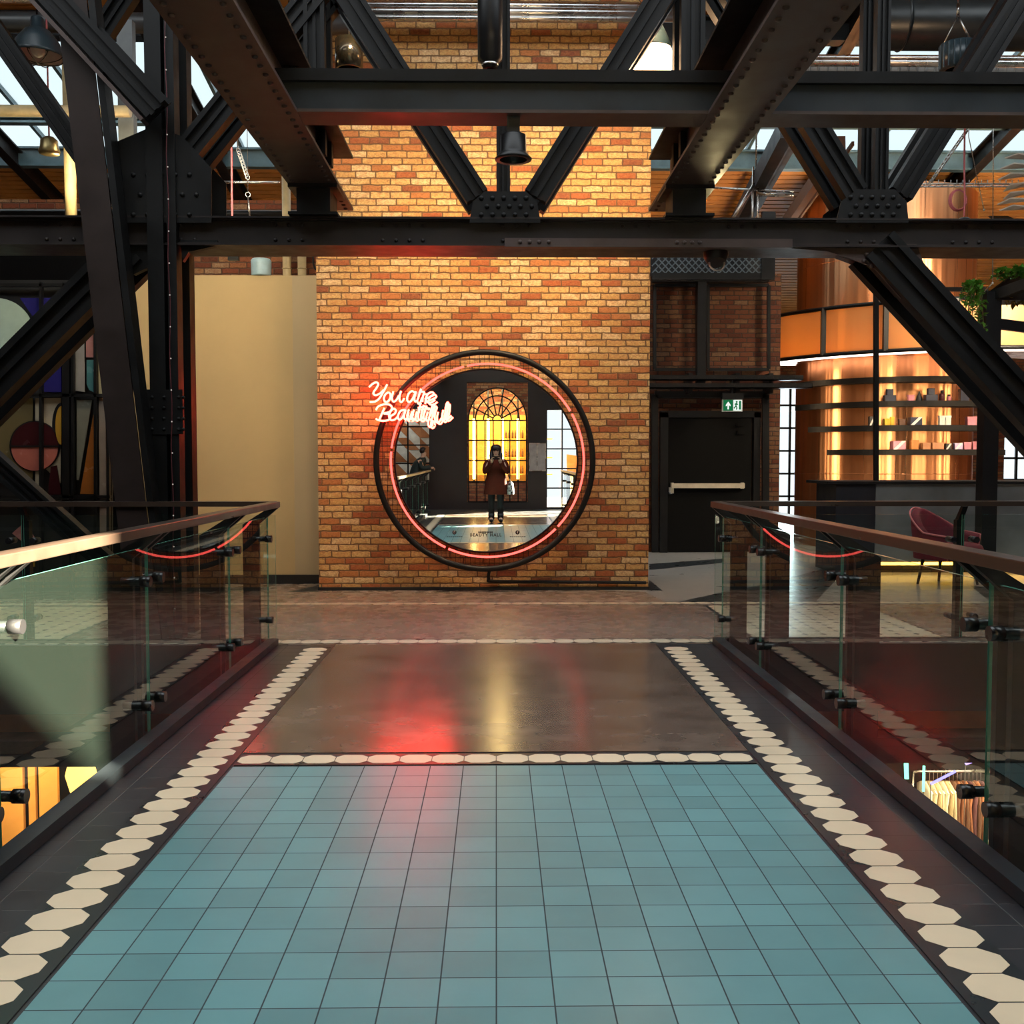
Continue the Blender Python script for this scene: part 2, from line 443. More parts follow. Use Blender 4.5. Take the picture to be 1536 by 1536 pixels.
# walls
cx0 = X(477, 11.32); cx1 = X(973.5, 11.32)
struct(MB().box(cx0, cx1, 11.32, 12.8, 0, 6.95).build('wall_center', BRICK))
struct(MB().box(cx0-.01, cx1+.01, 11.30, 12.8, 0, .035).build('baseboard_center', SKIRT))
CW = 11.93
struct(MB().box(X(202, CW), X(441, CW), CW, CW+.14, 0, Z(414, CW)).build('wall_cream', CREAMW))
struct(MB().box(X(441, CW), cx0, CW+.003, CW+.14, 0, Z(414, CW)).build('wall_cream', plain('grey_beige_plaster', (.50, .40, .25), .9, 0, .2, .05, 1.2)))
struct(MB().box(X(202, CW), cx0, CW-.015, CW, 0, .105).build('baseboard_cream', SKIRT))
struct(MB().box(-6.5, cx0+.2, 13.05, 13.35, 0, 4.62).build('wall_left', BRICKR))
WR = 16.0
rx1 = X(1168.5, WR)
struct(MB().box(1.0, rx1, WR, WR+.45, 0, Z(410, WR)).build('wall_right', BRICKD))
# far wall with two windows
YF = 24.5
w1a, w1b = X(1169, YF), X(1203, YF); w2a, w2b = X(1506, YF), 13.4
fw = MB()
fw.box(-11, w1a, YF, YF+.4, 0, 5.2).box(w1a, w1b, YF, YF+.4, 3.25, 5.2).box(w1b, w2a, YF, YF+.4, 0, 5.2)
fw.box(w2a, w2b, YF, YF+.4, 0, .95).box(w2a, w2b, YF, YF+.4, 3.0, 5.2).box(w2b, 14, YF, YF+.4, 0, 5.2)
struct(fw.build('wall_far', BRICKR))
def gridwin(name, x0, x1, z0, z1, Y, nx, nz, t=.05, mat=BLACK):
    o = struct(thing(name, ((x0+x1)/2, Y, z0), 'window', 'window'))
    del o['label']; del o['category']
    b = MB()
    for k in range(nx+1): x = x0+(x1-x0)*k/nx; b.box(x-t/2, x+t/2, Y-.03, Y+.03, z0, z1)
    for k in range(nz+1): z = z0+(z1-z0)*k/nz; b.box(x0, x1, Y-.03, Y+.03, z-t/2, z+t/2)
    b.build('window_frame', mat, o)
    MB().box(x0, x1, Y-.004, Y+.004, z0, z1).build('window_pane', PANE, o)
    return o
gridwin('window_1', w1a, w1b, .02, 3.25, YF+.1, 2, 6, .045)
gridwin('window_2', w2a, w2b, .95, 3.0, YF+.1, 4, 4)
struct(MB().box(-11.3, -11, -6, 24.6, -4.2, 10).build('wall_left', BRICKD))
struct(MB().box(14, 14.3, -6.2, 24.6, -4.2, 9.9).box(14, 14.3, -6.2, .5, 9.9, 11.5).build('wall_right', BRICKR))
# unlit shop interior behind the art screen, its dark put into the wall colour
struct(MB().box(-11, X(200, 12.6), 12.6, 12.8, 0, 3.9).build('wall_left', plain('unlit_shop_black', (.004, .004, .0045), .7, 0, .1)))
# ---- roof: timber boards, glazing
def rz(Y): return 4.75+.197*(24.5-Y)
WOOD = plain('orange_timber_board', (.62, .26, .065), .55, 0, .3, .25, 2)
def boards(y0, y1):
    b = MB(); y = y0
    while y < y1-.05:
        b.prism([(-11, y, rz(y)), (-11, y+.118, rz(y+.118)), (-11, y+.118, rz(y+.118)+.03), (-11, y, rz(y)+.03)], (25, 0, 0)); y += .155
    struct(b.build('ceiling', WOOD))
    c = MB().prism([(-11, y0, rz(y0)+.06), (-11, y1, rz(y1)+.06), (-11, y1, rz(y1)+.2), (-11, y0, rz(y0)+.2)], (25, 0, 0))
    struct(c.build('ceiling', STEELW))
boards(17.0, 24.5); boards(9.6, 13.3)
struct(MB().prism([(-11, -6, rz(-6)), (-11, 1.5, rz(1.5)), (-11, 1.5, rz(1.5)+.1), (-11, -6, rz(-6)+.1)], (25, 0, 0)).build('ceiling', BLACK))
SKYBAR = plain('blue_grey_glazing_bar', (.12, .19, .22), .35)
def skylight(name, y0, y1, mat=PANE):
    o = struct(bpy.data.objects.new(name, None)); COL.objects.link(o); o.location = (1.5, y0, rz(y0))
    MB().prism([(-11, y0, rz(y0)+.1), (-11, y1, rz(y1)+.1), (-11, y1, rz(y1)+.11), (-11, y0, rz(y0)+.11)], (25, 0, 0)).build('window_pane', mat, o)
    b = MB()
    x = -11
    while x <= 14: b.bar((x, y0, rz(y0)+.07), (x, y1, rz(y1)+.07), .05, .08, (0, 0, 1)); x += 1.0
    for y in (y0+.06, y1-.06): b.box(-11, 14, y-.06, y+.06, rz(y)-.06, rz(y)+.12)
    b.build('window_frame', SKYBAR, o)
skylight('window_3', 13.3, 17.0, FROSTB); skylight('window_4', 1.5, 9.6, FROST)
b = MB()
for y, hh in ((16.7, .30), (15.6, .10)):
    b.ibeam((-11, y, rz(y)-.12), (14, y, rz(y)-.12), .16, hh, .02, .03)
struct(b.build('trim_5', SKYBAR))
b = MB(); b.ibeam((-11, 13.3, rz(13.3)-.15), (14, 13.3, rz(13.3)-.15), .2, .3)
struct(b.build('trim_6', STEELB))
b = MB()
for x in (-7.5, -4.3, 4.45, 7.6, 10.8):
    b.ibeam((x, 9.6, rz(9.6)-.18), (x, 24.4, rz(24.4)-.18), .16, .28)
    b.bar((x, 17, rz(17)-.9), (x, 24.4, rz(24.4)-.25), .07, .07, (0, 0, 1))
struct(b.build('trim_7', STEELW))
# ---- the wall behind the photographer (seen in the mirror)
YB = -6.0
SHOPB = plain('black_shopfront_steel', (.010, .010, .012), .4)
b = MB()
b.box(-1.8, -.79, YB-.15, YB, -.3, 3.45).box(.87, 1.38, YB-.15, YB, -.3, 3.45)
b.box(-11, 5.6, YB-.15, YB, 3.45, 11).box(5.6, 9, YB-.15, YB, 3.45, 4.6).box(7.0, 9, YB-.15, YB, 4.6, 5.1).box(5.6, 9, YB-.15, YB, 5.1, 7.55).box(5.6, 9, YB-.15, YB, 9.6, 11).box(9, 14, YB-.15, YB, 3.45, 11)
b.box(-11, -1.8, YB-.15, YB, 2.75, 3.45).box(-11, -1.8, YB-.15, YB, -.3, .75).box(-11, -4.2, YB-.15, YB, .75, 2.75)
b.box(1.38, 4.8, YB-.15, YB, 2.72, 3.45).box(4.8, 14, YB-.15, YB, -.3, 3.45).box(1.38, 4.8, YB-.15, YB, -.3, .04)
b.box(-.79, .87, YB-.15, YB, -.3, .2).box(-11, 14, YB-.15, YB, -4.2, -.3)
struct(b.build('wall_back', SHOPB))
struct(MB().box(-.79, .87, YB-.14, YB-.04, .2, .755).build('wall_back', BRICKR))
ac, ar, asz = .04, .79, 2.42
arch = [V(ac+ar*math.cos(PI*k/24), YB-.12, asz+(3.30-asz)*math.sin(PI*k/24)) for k in range(25)]
b = MB()
for k in range(24):
    p, q = arch[k], arch[k+1]
    b.prism([p, q, V(q.x, q.y, 3.45), V(p.x, p.y, 3.45)], (0, .08, 0))
b.box(ac+ar, .87, YB-.12, YB-.04, .755, 3.45).box(-.79, ac-ar, YB-.12, YB-.04, .755, 3.45)
struct(b.build('wall_back', BRICKR))
o = bpy.data.objects.new('window_5', None); COL.objects.link(o); struct(o); o.location = (ac, YB, .2)
b = MB(); t = .035
def seg(p, q, w=t): b.bar(V(p[0], YB-.02, p[1]), V(q[0], YB-.02, q[1]), w, .04)
for k in range(8):
    x = ac-ar+2*ar*k/7
    seg((x, .2), (x, asz), .03)
for z in (.2, .755, 1.33, 1.88, asz): seg((ac-ar, z), (ac+ar, z))
for rr in (.13, .38, .60, ar):
    pts = [(ac+rr*math.cos(PI*k/20), asz+rr*(3.30-asz)/ar*math.sin(PI*k/20)) for k in range(21)]
    for k in range(20): seg(pts[k], pts[k+1])
for k in range(1, 7):
    a = PI*k/7; s = (3.30-asz)/ar
    seg((ac+.13*math.cos(a), asz+.13*s*math.sin(a)), (ac+ar*math.cos(a), asz+ar*s*math.sin(a)))
b.build('window_frame', BLACK, o)
MB().box(ac-ar, ac+ar, YB-.03, YB-.025, .76, 3.3).build('window_pane', PANE, o)
gridwin('window_6', 1.38, 4.8, .04, 2.72, YB-.06, 8, 5, .035)
gridwin('window_7', -4.2, -1.8, .75, 2.75, YB-.06, 4, 4, .04)
gridwin('window_8', 5.6, 9, 7.55, 9.6, YB-.06, 2, 1, .10)
# the lit shop behind the arched window, the patterned wall behind the left one
GOLD = plain('gold_shop_wall', (.75, .42, .09), .5)
struct(MB().box(-1.2, 1.3, YB-1.5, YB-1.4, -.3, 2.62).build('wall_shop', GOLD))
struct(MB().box(-1.2, 1.3, YB-1.5, YB-1.4, 2.62, 3.6).build('wall_shop', BRICKR))
struct(MB().box(-1.3, -1.2, YB-1.5, YB-.15, -.3, 3.6).box(1.3, 1.37, YB-1.5, YB-.15, -.3, 3.6).build('wall_shop', GOLD))
struct(MB().box(-1.3, 1.37, YB-1.5, YB-.15, 3.5, 3.6).build('ceiling', BLACK))
struct(MB().box(-1.3, 1.37, YB-1.5, YB-.15, -.3, -.2).build('floor', BLACK))
TERRA = plain('terracotta_triangle', (.42, .15, .05), .5)
b = MB().box(-4.8, -1.7, YB-.75, YB-.7, 0, 3)
c = MB()
for i in range(8):
    for j in range(7):
        x = -4.5+i*.34; z = .6+j*.34
        tri = [(x, z), (x+.34, z), (x, z+.34)] if (i*3+j*5) % 4 < 2 else [(x+.34, z+.34), (x, z+.34), (x+.34, z)]
        c.prism([V(px, YB-.70, pz) for px, pz in tri], (0, .006, 0))
struct(b.build('wall_pattern', plain('white_tile', (.72, .68, .60), .5)))
struct(c.build('wall_pattern', TERRA))
struct(MB().box(1.3, 10, -14, -6.15, -.3, 0).build('floor', plain('pale_terrace', (.6, .58, .52), .7)))
# ================================================================== THE STEELWORK
YT = 8.30            # front layer of the double truss
YR = 8.62            # rear layer
def T(px, py, Y=YT): return at(px, py, Y)
truss = thing('steel_truss', (0, YT, 3.08), 'long black riveted lattice truss spanning the whole hall above the bridge end', 'truss')
TD = .11
zc0, zc1 = Z(369, YT), Z(331, YT)
b = MB()
for Y in (YT, YR):
    b.box(-7.5, 8.5, Y-.006, Y+.006, zc0, zc1)                      # vertical plates
    b.box(-7.5, 8.5, Y-.05, Y+.05, zc1-.012, zc1)
    b.box(-7.5, 8.5, Y-.05, Y+.05, zc0, zc0+.012)
b.box(-7.5, 8.5, YT-.07, YR+.07, zc0-.012, zc0)
b.box(-7.5, 8.5, YT-.07, YR+.07, zc1, zc1+.014)
for k in range(150):
    x = -7.4+k*.105
    if abs(x % .9) > .35: continue
    b.rivet((x, YT-.006, zc0+.04), .016); b.rivet((x, YT-.006, zc1-.04), .016)
b.build('bottom_chord', STEELW, truss)
xs0, xs1 = X(757, YT), X(905, YT)
b = MB().box(xs0, X(1180, YT), YT-.085, YT-.008, zc0-.022, zc0+.045)
for k in range(4):
    b.rivet((xs0+.12+k*.075, YT-.085, zc0+.015), .017); b.rivet((X(1010, YT)+k*.06, YT-.085, zc0+.015), .017)
b.build('splice_plate', STEELR, truss)
ztop = 5.75
xn = {'l': X(198, YT), 'c': X(757, YT), 'r': X(1312, YT)}
xt = {'l': X(470, YT)+.1, 'r': X(1040, YT)}
for Y in (YT, YR): MB().box(-7.5, 8.5, Y-.05, Y+.05, ztop, ztop+.25).build('top_chord', STEELW, truss)
def diag(name, p, q, w=.19, rear=True, mat=STEEL, d=TD, yo=0):
    for yy in ((YT+yo, YR) if rear else (YT+yo,)):
        MB().section(V(p[0], yy, p[1]), V(q[0], yy, q[1]), w, d).build(name, mat, truss)
def P2(px, py, Y=YT): v = at(px, py, Y); return (v.x, v.z)
def ext(p, q, z):    # extend the line p->q to height z
    t = (z-p[1])/(q[1]-p[1]); return (p[0]+(q[0]-p[0])*t, z)
for (a, c2) in (((716, 296), (525, 0)), ((803, 296), (988, 0)), ((1283, 292), (1092, -20)), ((1350, 292), (1512, 30)), ((232, 290), (345, 150)), ((172, 302), (0, 56))):
    p, q = P2(*a), P2(*c2); far = a[0] == 172
    diag('diagonal_brace', p, ext(p, q, ztop), .15 if far else .19, not far)
for (px, wd, zb) in ((755, .085, zc1), (1312, .085, zc1), (478, .13, ztop-1.6), (1033, .15, ztop-1.6)):
    x = X(px, YT)
    for Y in (YT, YR): MB().section(V(x, Y, zb if zb < 4 else zc1+.5), V(x, Y, ztop), wd*1.25, .09).build('vertical_post', STEEL, truss)
def gusset(pts, name='gusset_plate', yy=YT-TD/2-.014, rivs=(), mat=STEEL, rr=.020):
    m = MB()
    m.prism([at(x, y, yy) for x, y in pts], (0, .014, 0))
    for x, y in rivs: m.rivet(at(x, y, yy), rr)
    MB().prism([V(at(x, y, yy).x, YR+TD/2, at(x, y, yy).z) for x, y in pts], (0, .014, 0)).build(name, mat, truss)
    return m.build(name, mat, truss)
def rivgrid(x0, x1, nx, y0, y1, ny):
    return [(x0+(x1-x0)*(i+(.5 if j % 2 else 0))/nx, y0+(y1-y0)*j/(ny-1)) for j in range(ny) for i in range(nx)]
gusset([(704, 334), (709, 303), (727, 287), (789, 287), (806, 303), (811, 334)], rivs=rivgrid(722, 806, 5, 297, 322, 3))
gusset([(1254, 334), (1262, 302), (1286, 284), (1342, 284), (1360, 302), (1363, 334)], rivs=rivgrid(1276, 1356, 5, 296, 322, 3))
gusset([(172, 334), (176, 212), (232, 188), (274, 205), (317, 252), (317, 334)], rivs=rivgrid(200, 305, 5, 262, 322, 3))
# knee braces and their haunches
def knee(p, q, w, name='knee_brace'):
    MB().section(V(p[0], YT, p[1]), V(q[0], YT, q[1]), w, TD+.03).build(name, STEEL, truss)
    MB().section(V(p[0], YR, p[1]), V(q[0], YR, q[1]), w, TD).build(name, STEEL, truss)
p, q = P2(1316, 368), P2(1536, 607)
knee(p, ext(p, q, .02), .29)
p, q = P2(196, 372), P2(0, 568)
knee(p, ext(p, q, .02), .27)
m = MB()
tt = [(1240, 366), (1168, 371), (1242, 378), (1306, 402), (1345, 446), (1362, 430), (1330, 366)]
m.prism([at(x, y, YR-.05) for x, y in tt], (0, .10, 0))
m.prism([at(x, y, YT-.02) for x, y in ((1180, 366), (1168, 371), (1242, 377), (1310, 400), (1352, 448), (1395, 420), (1375, 366))], (0, .02, 0))
for x, y in ((1296, 392), (1308, 399), (1320, 395), (1300, 382)): m.rivet(at(x, y, YT-.02), .022)
m.build('haunch_plate', STEELR, truss)
# lower cross brace on the left and the right
m = MB(); m.section(at(-140, 572, YT), at(228, 905, YT), .15, TD); m.build('cross_brace', STEEL, truss)
# left leg of the truss: two angles with batten plates
for Y in (YT-.02, YR):
    m = MB()
    m.bar(V(X(244, YT), Y, .0), V(X(244, YT), Y, ztop), .125, .14); m.bar(V(X(268, YT), Y, .0), V(X(268, YT), Y, ztop), .07, .14)
    m.bar(V(X(257, YT), Y+.03, .0), V(X(257, YT), Y+.03, ztop), .08, .02)
    m.build('leg', STEEL, truss)
m = MB(); m.box(X(219, YT), X(281, YT), YT-.10, YT-.085, Z(652, YT), Z(586, YT))
for x in (228, 246, 268, 275):
    for y in (596, 612, 628, 644): m.rivet(at(x, y, YT-.10), .014)
m.build('batten_plate', STEEL, truss)
m = MB(); m.prism([at(x, y, YT-.03) for x, y in ((274, 392), (283, 378), (326, 368), (326, 360), (270, 360))], (0, .06, 0)); m.build('corner_plate', STEEL, truss); m = MB()
m.prism([at(x, y, YT-.03) for x, y in ((200, 412), (232, 396), (232, 366), (190, 366))], (0, .06, 0))
m.build('corner_plate', STEEL, truss)
# battered front strut in front of the leg
st = thing('slanted_column', at(214, 962, 8.12), 'slanted brown-black steel column in front of the truss leg beside the left handrail', 'column')
YS = 8.12
m = MB()
p, q = at(226, 968, YS), at(112, 0, YS); q = p+(q-p)*1.35
m.bar(p, q, .23, .02, uo=-.07); m.bar(p, q, .02, .13)
m.build('face_plate', plain('warm_lit_dark_steel', (.022, .0145, .0125), .55, 0, .2), st)  # warm light on the front face is put into this brown
m = MB(); m.bar(p, q, .05, .16, so=.15); m.build('flange', STEEL, st)
fb = thing('raking_brace', at(70, 0, 7.95), 'heavy dark raking brace running down to the left truss node', 'brace')
m = MB(); p, q = at(236, 166, 8.02), at(66, -18, 8.02); q = p+(q-p)*2.2
m.section(p, q, .19, .1); m.bar(p, q, .24, .012, uo=.06)
m.build('web', STEEL, fb)
m = MB(); m.bar(p, q, .03, .14, so=-.13); m.build('flange', STEELR, fb)
# ---- riveted girders that run along the hall above the bridge
def girder(x0, x1, label):
    zb = 3.555; xc = (x0+x1)/2; h = .46; y0, y1 = -5.8, 9.05
    o = thing('riveted_girder', (xc, 1.5, zb), label, 'girder')
    m = MB(); m.box(x0, x1, y0, y1, zb, zb+.022)
    n = int((y1-.1)/.128)
    for k in range(n):
        y = y1-.08-k*.128
        if y < 1.2: break
        for xx in (x0+.055, x1-.055): m.rivet((xx, y, zb), .0185, (0, 0, -1))
    m.build('bottom_flange', STEELR, o)
    m = MB(); m.box(xc-.012, xc+.012, y0, y1, zb+.022, zb+h-.02)
    for s in (-1, 1):
        m.box(xc+s*.012, xc+s*.10, y0, y1, zb+.022, zb+.036); m.box(xc+s*.012, xc+s*.03, y0, y1, zb+.022, zb+.11)
        k = 0
        while k*.128 < 7.5: m.rivet((xc+s*.03, y1-.08-k*.128, zb+.075), .016, (s, 0, 0)); k += 1
    m.build('web', STEELR, o)
    m = MB(); m.box(x0, x1, y0, y1, zb+h-.022, zb+h); m.build('top_flange', STEEL, o)
    m = MB(); m.box(xc-.13, xc+.13, YT-.10, YT+.25, zc1+.014, zb); m.box(xc-.19, xc+.19, YT-.14, YT+.3, zb-.03, zb); m.box(xc-.19, xc+.19, YT-.14, YT+.3, zc1+.014, zc1+.035)
    m.build('stub_post', STEEL, o)
    return xc
gl = girder(-1.61, -1.22, 'brown riveted girder overhead running away above the red neon script')
gr = girder(1.315, 1.705, 'brown riveted girder overhead running away towards the emergency exit door')
cb = thing('cross_beam', (2, 6.65, 3.555), 'blue-grey steel cross beam joining the two riveted girders', 'beam')
zb, yb = 3.56, 6.53
m = MB(); m.box(gl, 6.5, yb, yb+.26, zb, zb+.02); m.build('bottom_flange', STEELR, cb)
m = MB(); m.box(gl, 6.5, yb+.03, yb+.05, zb+.02, Z(104, yb)); m.build('web', STEELB, cb)
m = MB(); m.box(gl, 6.5, yb-.005, yb+.26, Z(122, yb), Z(104, yb)); m.build('top_flange', STEEL, cb)
# braces that rise from the cross beam outside the girders
rb = thing('raking_brace', at(1100, 90, 7.3), 'dark raking brace rising past the right riveted girder above the cross beam', 'brace')
m = MB(); p, q = at(1072, 100, 7.0), at(1152, -40, 7.0); m.section(p, p+(q-p)*1.8, .16, .1); m.build('web', STEEL, rb)
m = MB(); m.bar(p, p+(q-p)*1.8, .03, .16, so=.10); m.build('flange', STEELR, rb)
rb = thing('raking_brace', at(430, 90, 7.3), 'dark raking brace rising past the left riveted girder above the cross beam', 'brace')
m = MB(); p, q = at(448, 104, 7.0), at(370, -30, 7.0); m.section(p, p+(q-p)*1.8, .16, .1); m.build('web', STEEL, rb)
# ---- glass balustrades
DISC = plain('black_standoff_disc', (.010, .010, .011), .3)
def balustrade(sgn, label):
    o = thing('glass_balustrade', (sgn*1.76, 2, 0), label, 'balustrade')
    joints = [8.02, 6.85, 5.24, 3.65, 2.05, .45, -1.15, -2.75, -4.3]
    xg = sgn*1.76
    for a, c in zip(joints[:-1], joints[1:]):
        y1, y0 = a-.006, c+.006
        gm = MB().box(xg-.006, xg+.006, y0, y1, .03, .985)
        # faces: the two large ones are clear, the four edges are green
        gm.m = [0, 0, 1, 1, 1, 1]
        gm.build('glass_panel', [GLASS, GEDGE], o)
    for j, y in enumerate(joints):
        ys = (y-.055, y+.055) if 0 < j < len(joints)-1 else ((y-.07,) if j == 0 else (y+.07,))
        for yy in ys:
            m = MB(); m.box(xg+sgn*.045, xg+sgn*.17, yy-.018, yy+.018, -.30, .93)
            m.prism([V(xg+sgn*.045, yy-.018, .93), V(xg+sgn*.17, yy-.018, .93), V(xg-sgn*.03, yy-.018, 1.055), V(xg-sgn*.10, yy-.018, 1.055)], (0, .036, 0))
            p = m.build('post', BLACK, o)
        for yy in ((y-.10, y+.10) if 0 < j < len(joints)-1 else ((y-.1,) if j == 0 else (y+.1,))):
            for z in (.20, .82):
                m = MB(); m.cyl((xg-sgn*.055, yy, z), (xg-sgn*.006, yy, z), .027, 18); m.cyl((xg-sgn*.006, yy, z), (xg+sgn*.09, yy, z), .02, 12); m.build('standoff_disc', DISC, p)
    MB().box(xg-sgn*.10, xg-sgn*.015, joints[-1], 8.02, 1.055, 1.10).build('handrail', RAILM, o, .004)
    m = MB().box(xg-sgn*.085, xg-sgn*.007, joints[-1], 7.97, 0, .05)
    m.build('base_channel', STEELB, o)
    return o
balustrade(-1, 'glass balustrade of the bridge on the side of the cream wall')
balustrade(1, 'glass balustrade of the bridge on the side of the copper bar')
def landing_rail(sgn, x0, x1, label):
    o = thing('glass_balustrade', (sgn*(x0+x1)/2, 8.08, 0), label, 'balustrade')
    yg = 8.06; n = 4; L = (x1-x0)/n
    for k in range(n):
        a, c = sgn*(x0+k*L+.008), sgn*(x0+(k+1)*L-.008)
        gm = MB().box(a, c, yg-.006, yg+.006, .03, .995); gm.m = [1, 1, 0, 0, 1, 1]
        gm.m = [1, 1, 0, 0, 1, 1]
        gm.build('glass_panel', [GLASS, GEDGE], o)
        px = sgn*(x0+(k+1)*L)
        m = MB().box(px-.03, px+.03, yg+.04, yg+.10, -.3, .95)
        m.prism([V(px-.02, yg+.04, .95), V(px-.02, yg+.10, .95), V(px-.02, yg+.0, 1.06), V(px-.02, yg-.04, 1.06)], (.04, 0, 0))
        p = m.build('post', BLACK, o)
        for dx in (-.09, .09):
            for z in (.2, .8): MB().cyl((px+dx, yg-.05, z), (px+dx, yg+.06, z), .024, 14).build('standoff_disc', DISC, p)
    MB().box(sgn*x0, sgn*x1, yg-.04, yg+.045, 1.062, 1.10).build('handrail', RAILM, o)
    MB().box(sgn*(x0+.1), sgn*x1, yg-.025, yg+.025, 0, .03).build('base_channel', STEEL, o)
landing_rail(-1, 1.70, 9.5, 'glass balustrade along the landing edge in front of the coloured art screen')
landing_rail(1, 1.70, 9.5, 'glass balustrade along the landing edge in front of the burgundy armchair')
# ================================================================== MIRROR, NEON, PEOPLE
YM = 11.20
NEONP = emit('pink_neon_tube', (1.0, .095, .075), 3.3)
NEONW = emit('white_red_neon_tube', (1.0, .043, .026), 34.0)
NEONB = plain('dead_neon_glass', (.35, .10, .09), .2)
m_, n_, l_, out_ = nt('silvered_mirror')
gl_ = n_.new('ShaderNodeBsdfGlossy'); gl_.inputs[0].default_value = (.93, .95, .94, 1); gl_.inputs['Roughness'].default_value = 0
l_.new(gl_.outputs[0], out_.inputs[0]); MIRROR = m_
mc = at(729.5, 691.6, YM); MR = 136.5*YM/1561
mir = thing('round_mirror', (mc.x, YM, mc.z-MR), 'large round wall mirror ringed by pink neon on the yellow brick wall', 'mirror')
mg_ = MB().lathe(mc, [(1e-4, .0), (MR, .0)], 96, (0, -1, 0)).build('mirror_glass', MIRROR, mir); mg_.rotation_euler = (.0022, 0, 0)   # hangs a touch off plumb
m = MB().lathe(mc, [(MR-.004, -.012), (MR+.012, -.012), (MR+.012, .008), (MR-.006, .008), (MR-.006, .001)], 96, (0, -1, 0))
for k in range(4):
    a = PI/4+k*PI/2; p = mc+V(math.cos(a)*.7, .012, math.sin(a)*.7); m.cyl(p, p+V(0, .108, 0), .02, 8)
m.build('mirror_rim', BLACK, mir)
# stickers on the glass: two round icons, a small illegible line and the words
INK = plain('black_vinyl_lettering', (.012, .012, .014), .6)
def text_mesh(body, size, c, y, name, parent, mat, squash=1):
    cu = bpy.data.curves.new('t', 'FONT'); cu.body = body; cu.size = size; cu.align_x = 'CENTER'; cu.align_y = 'CENTER'; cu.extrude = .0008; cu.offset = .0012; cu.space_character = 1.25
    to = bpy.data.objects.new('t', cu); COL.objects.link(to)
    dg = bpy.context.evaluated_depsgraph_get(); me = bpy.data.meshes.new_from_object(to.evaluated_get(dg))
    bpy.data.objects.remove(to); bpy.data.curves.remove(cu)
    root = parent.location
    for v in me.vertices:
        x, z = v.co.x*squash, v.co.y
        dz = v.co.z
        v.co = Vector((c.x+x, y-dz, c.z+z))-root
    me.materials.clear(); me.materials.append(mat)
    o = bpy.data.objects.new(name, me); COL.objects.link(o); o.parent = parent; return o
ys = YM-.002
text_mesh('BEAUTY HALL', .046, at(728.5, 802.6, ys), ys, 'lettering', mir, INK, .98)
m = MB()
for k in range(9):
    c = at(718.5+k*2.45, 798.4, ys); m.box(c.x-.007, c.x+.007, ys-.001, ys, c.z-.008, c.z+.008)
for cx in (681.5, 776.5):
    for k in range(8):
        c = at(cx-10.5+k*3, 805, ys); m.box(c.x-.009, c.x+.009, ys-.001, ys, c.z-.0035, c.z+.0035)
m.build('small_print', INK, mir)
PALEV = plain('pale_vinyl', (.6, .62, .6), .5)
for cx, nm in ((681.5, 'camera_icon'), (776.2, 'letter_icon')):
    c = at(cx, 798.6, ys)
    ic = MB().lathe(c, [(1e-4, .001), (.0225, .001), (.0225, 0)], 28, (0, -1, 0)).build(nm, INK, mir)
    m = MB()
    if nm == 'camera_icon':
        pts = [c+V(sx*.011, -.002, sz*.011) for sx, sz in ((-1, -1), (1, -1), (1, 1), (-1, 1))]
        m.tube(pts, .0018, 6, True); m.tube([c+V(.0055*math.cos(a*PI/6), -.002, .0055*math.sin(a*PI/6)) for a in range(12)], .0016, 6, True); m.ball(c+V(.007, -.002, .007), .0015)
        m.build('camera_glyph', PALEV, ic)
    else:
        ic2 = text_mesh('f', .034, c+V(0, 0, .0), ys-.002, 'letter_glyph', mir, PALEV); ic2.parent = ic
# ring of neon, black hoop and wire mesh: one sign frame
nc = at(731.2, 691.2, 11.10); NR = 144.6*11.10/1561
rc = at(727, 691.6, 11.12); RR = 162*11.12/1561
fr = thing('neon_ring_frame', (rc.x, 11.12, rc.z-RR-.02), 'black steel hoop with wire mesh and pink neon ring around the mirror', 'neon sign')
m = MB().lathe(rc, [(RR-.028, -.03), (RR+.028, -.03), (RR+.028, .045), (RR-.028, .045), (RR-.028, -.03)], 120, (0, -1, 0))
m.build('hoop', BLACK, fr)
m = MB(); step = .052; k0 = int(RR/step)+1; ri = MR+.01
def chord(c0, R):
    return math.sqrt(max(0, R*R-c0*c0))
for k in range(-k0, k0+1):
    d0 = k*step
    if abs(d0) >= RR: continue
    o_ = chord(d0, RR); i_ = chord(d0, ri)
    for s in (-1, 1):
        if o_-i_ > .01:
            m.bar(V(rc.x+d0, 11.15, rc.z+s*i_), V(rc.x+d0, 11.15, rc.z+s*o_), .004, .004)
            m.bar(V(rc.x+s*i_, 11.15, rc.z+d0), V(rc.x+s*o_, 11.15, rc.z+d0), .004, .004)
m.build('wire_mesh', BLACK, fr)
m = MB()
for k in range(8):
    a = PI/8+k*PI/4; p = rc+V(math.cos(a)*RR, 0, math.sin(a)*RR); m.cyl(V(p.x, 11.13, p.z), V(p.x, 11.31, p.z), .014, 8)
    q = nc+V(math.cos(a)*NR, 0, math.sin(a)*NR); m.cyl(V(q.x, 11.10, q.z), V(q.x, 11.16, q.z), .006, 8)
m.build('wall_bracket', BLACK, fr)
for lo, hi in ((-43, 29), (31, 102), (104, 172.5), (174.5, 244), (246, 315)):
    m = MB()
    pts = [nc+V(NR*math.cos(math.radians(lo+(hi-lo)*k/30)), 0, NR*math.sin(math.radians(lo+(hi-lo)*k/30))) for k in range(31)]
    m.tube(pts, .0115, 10); m.build('neon_tube', NEONP, fr)
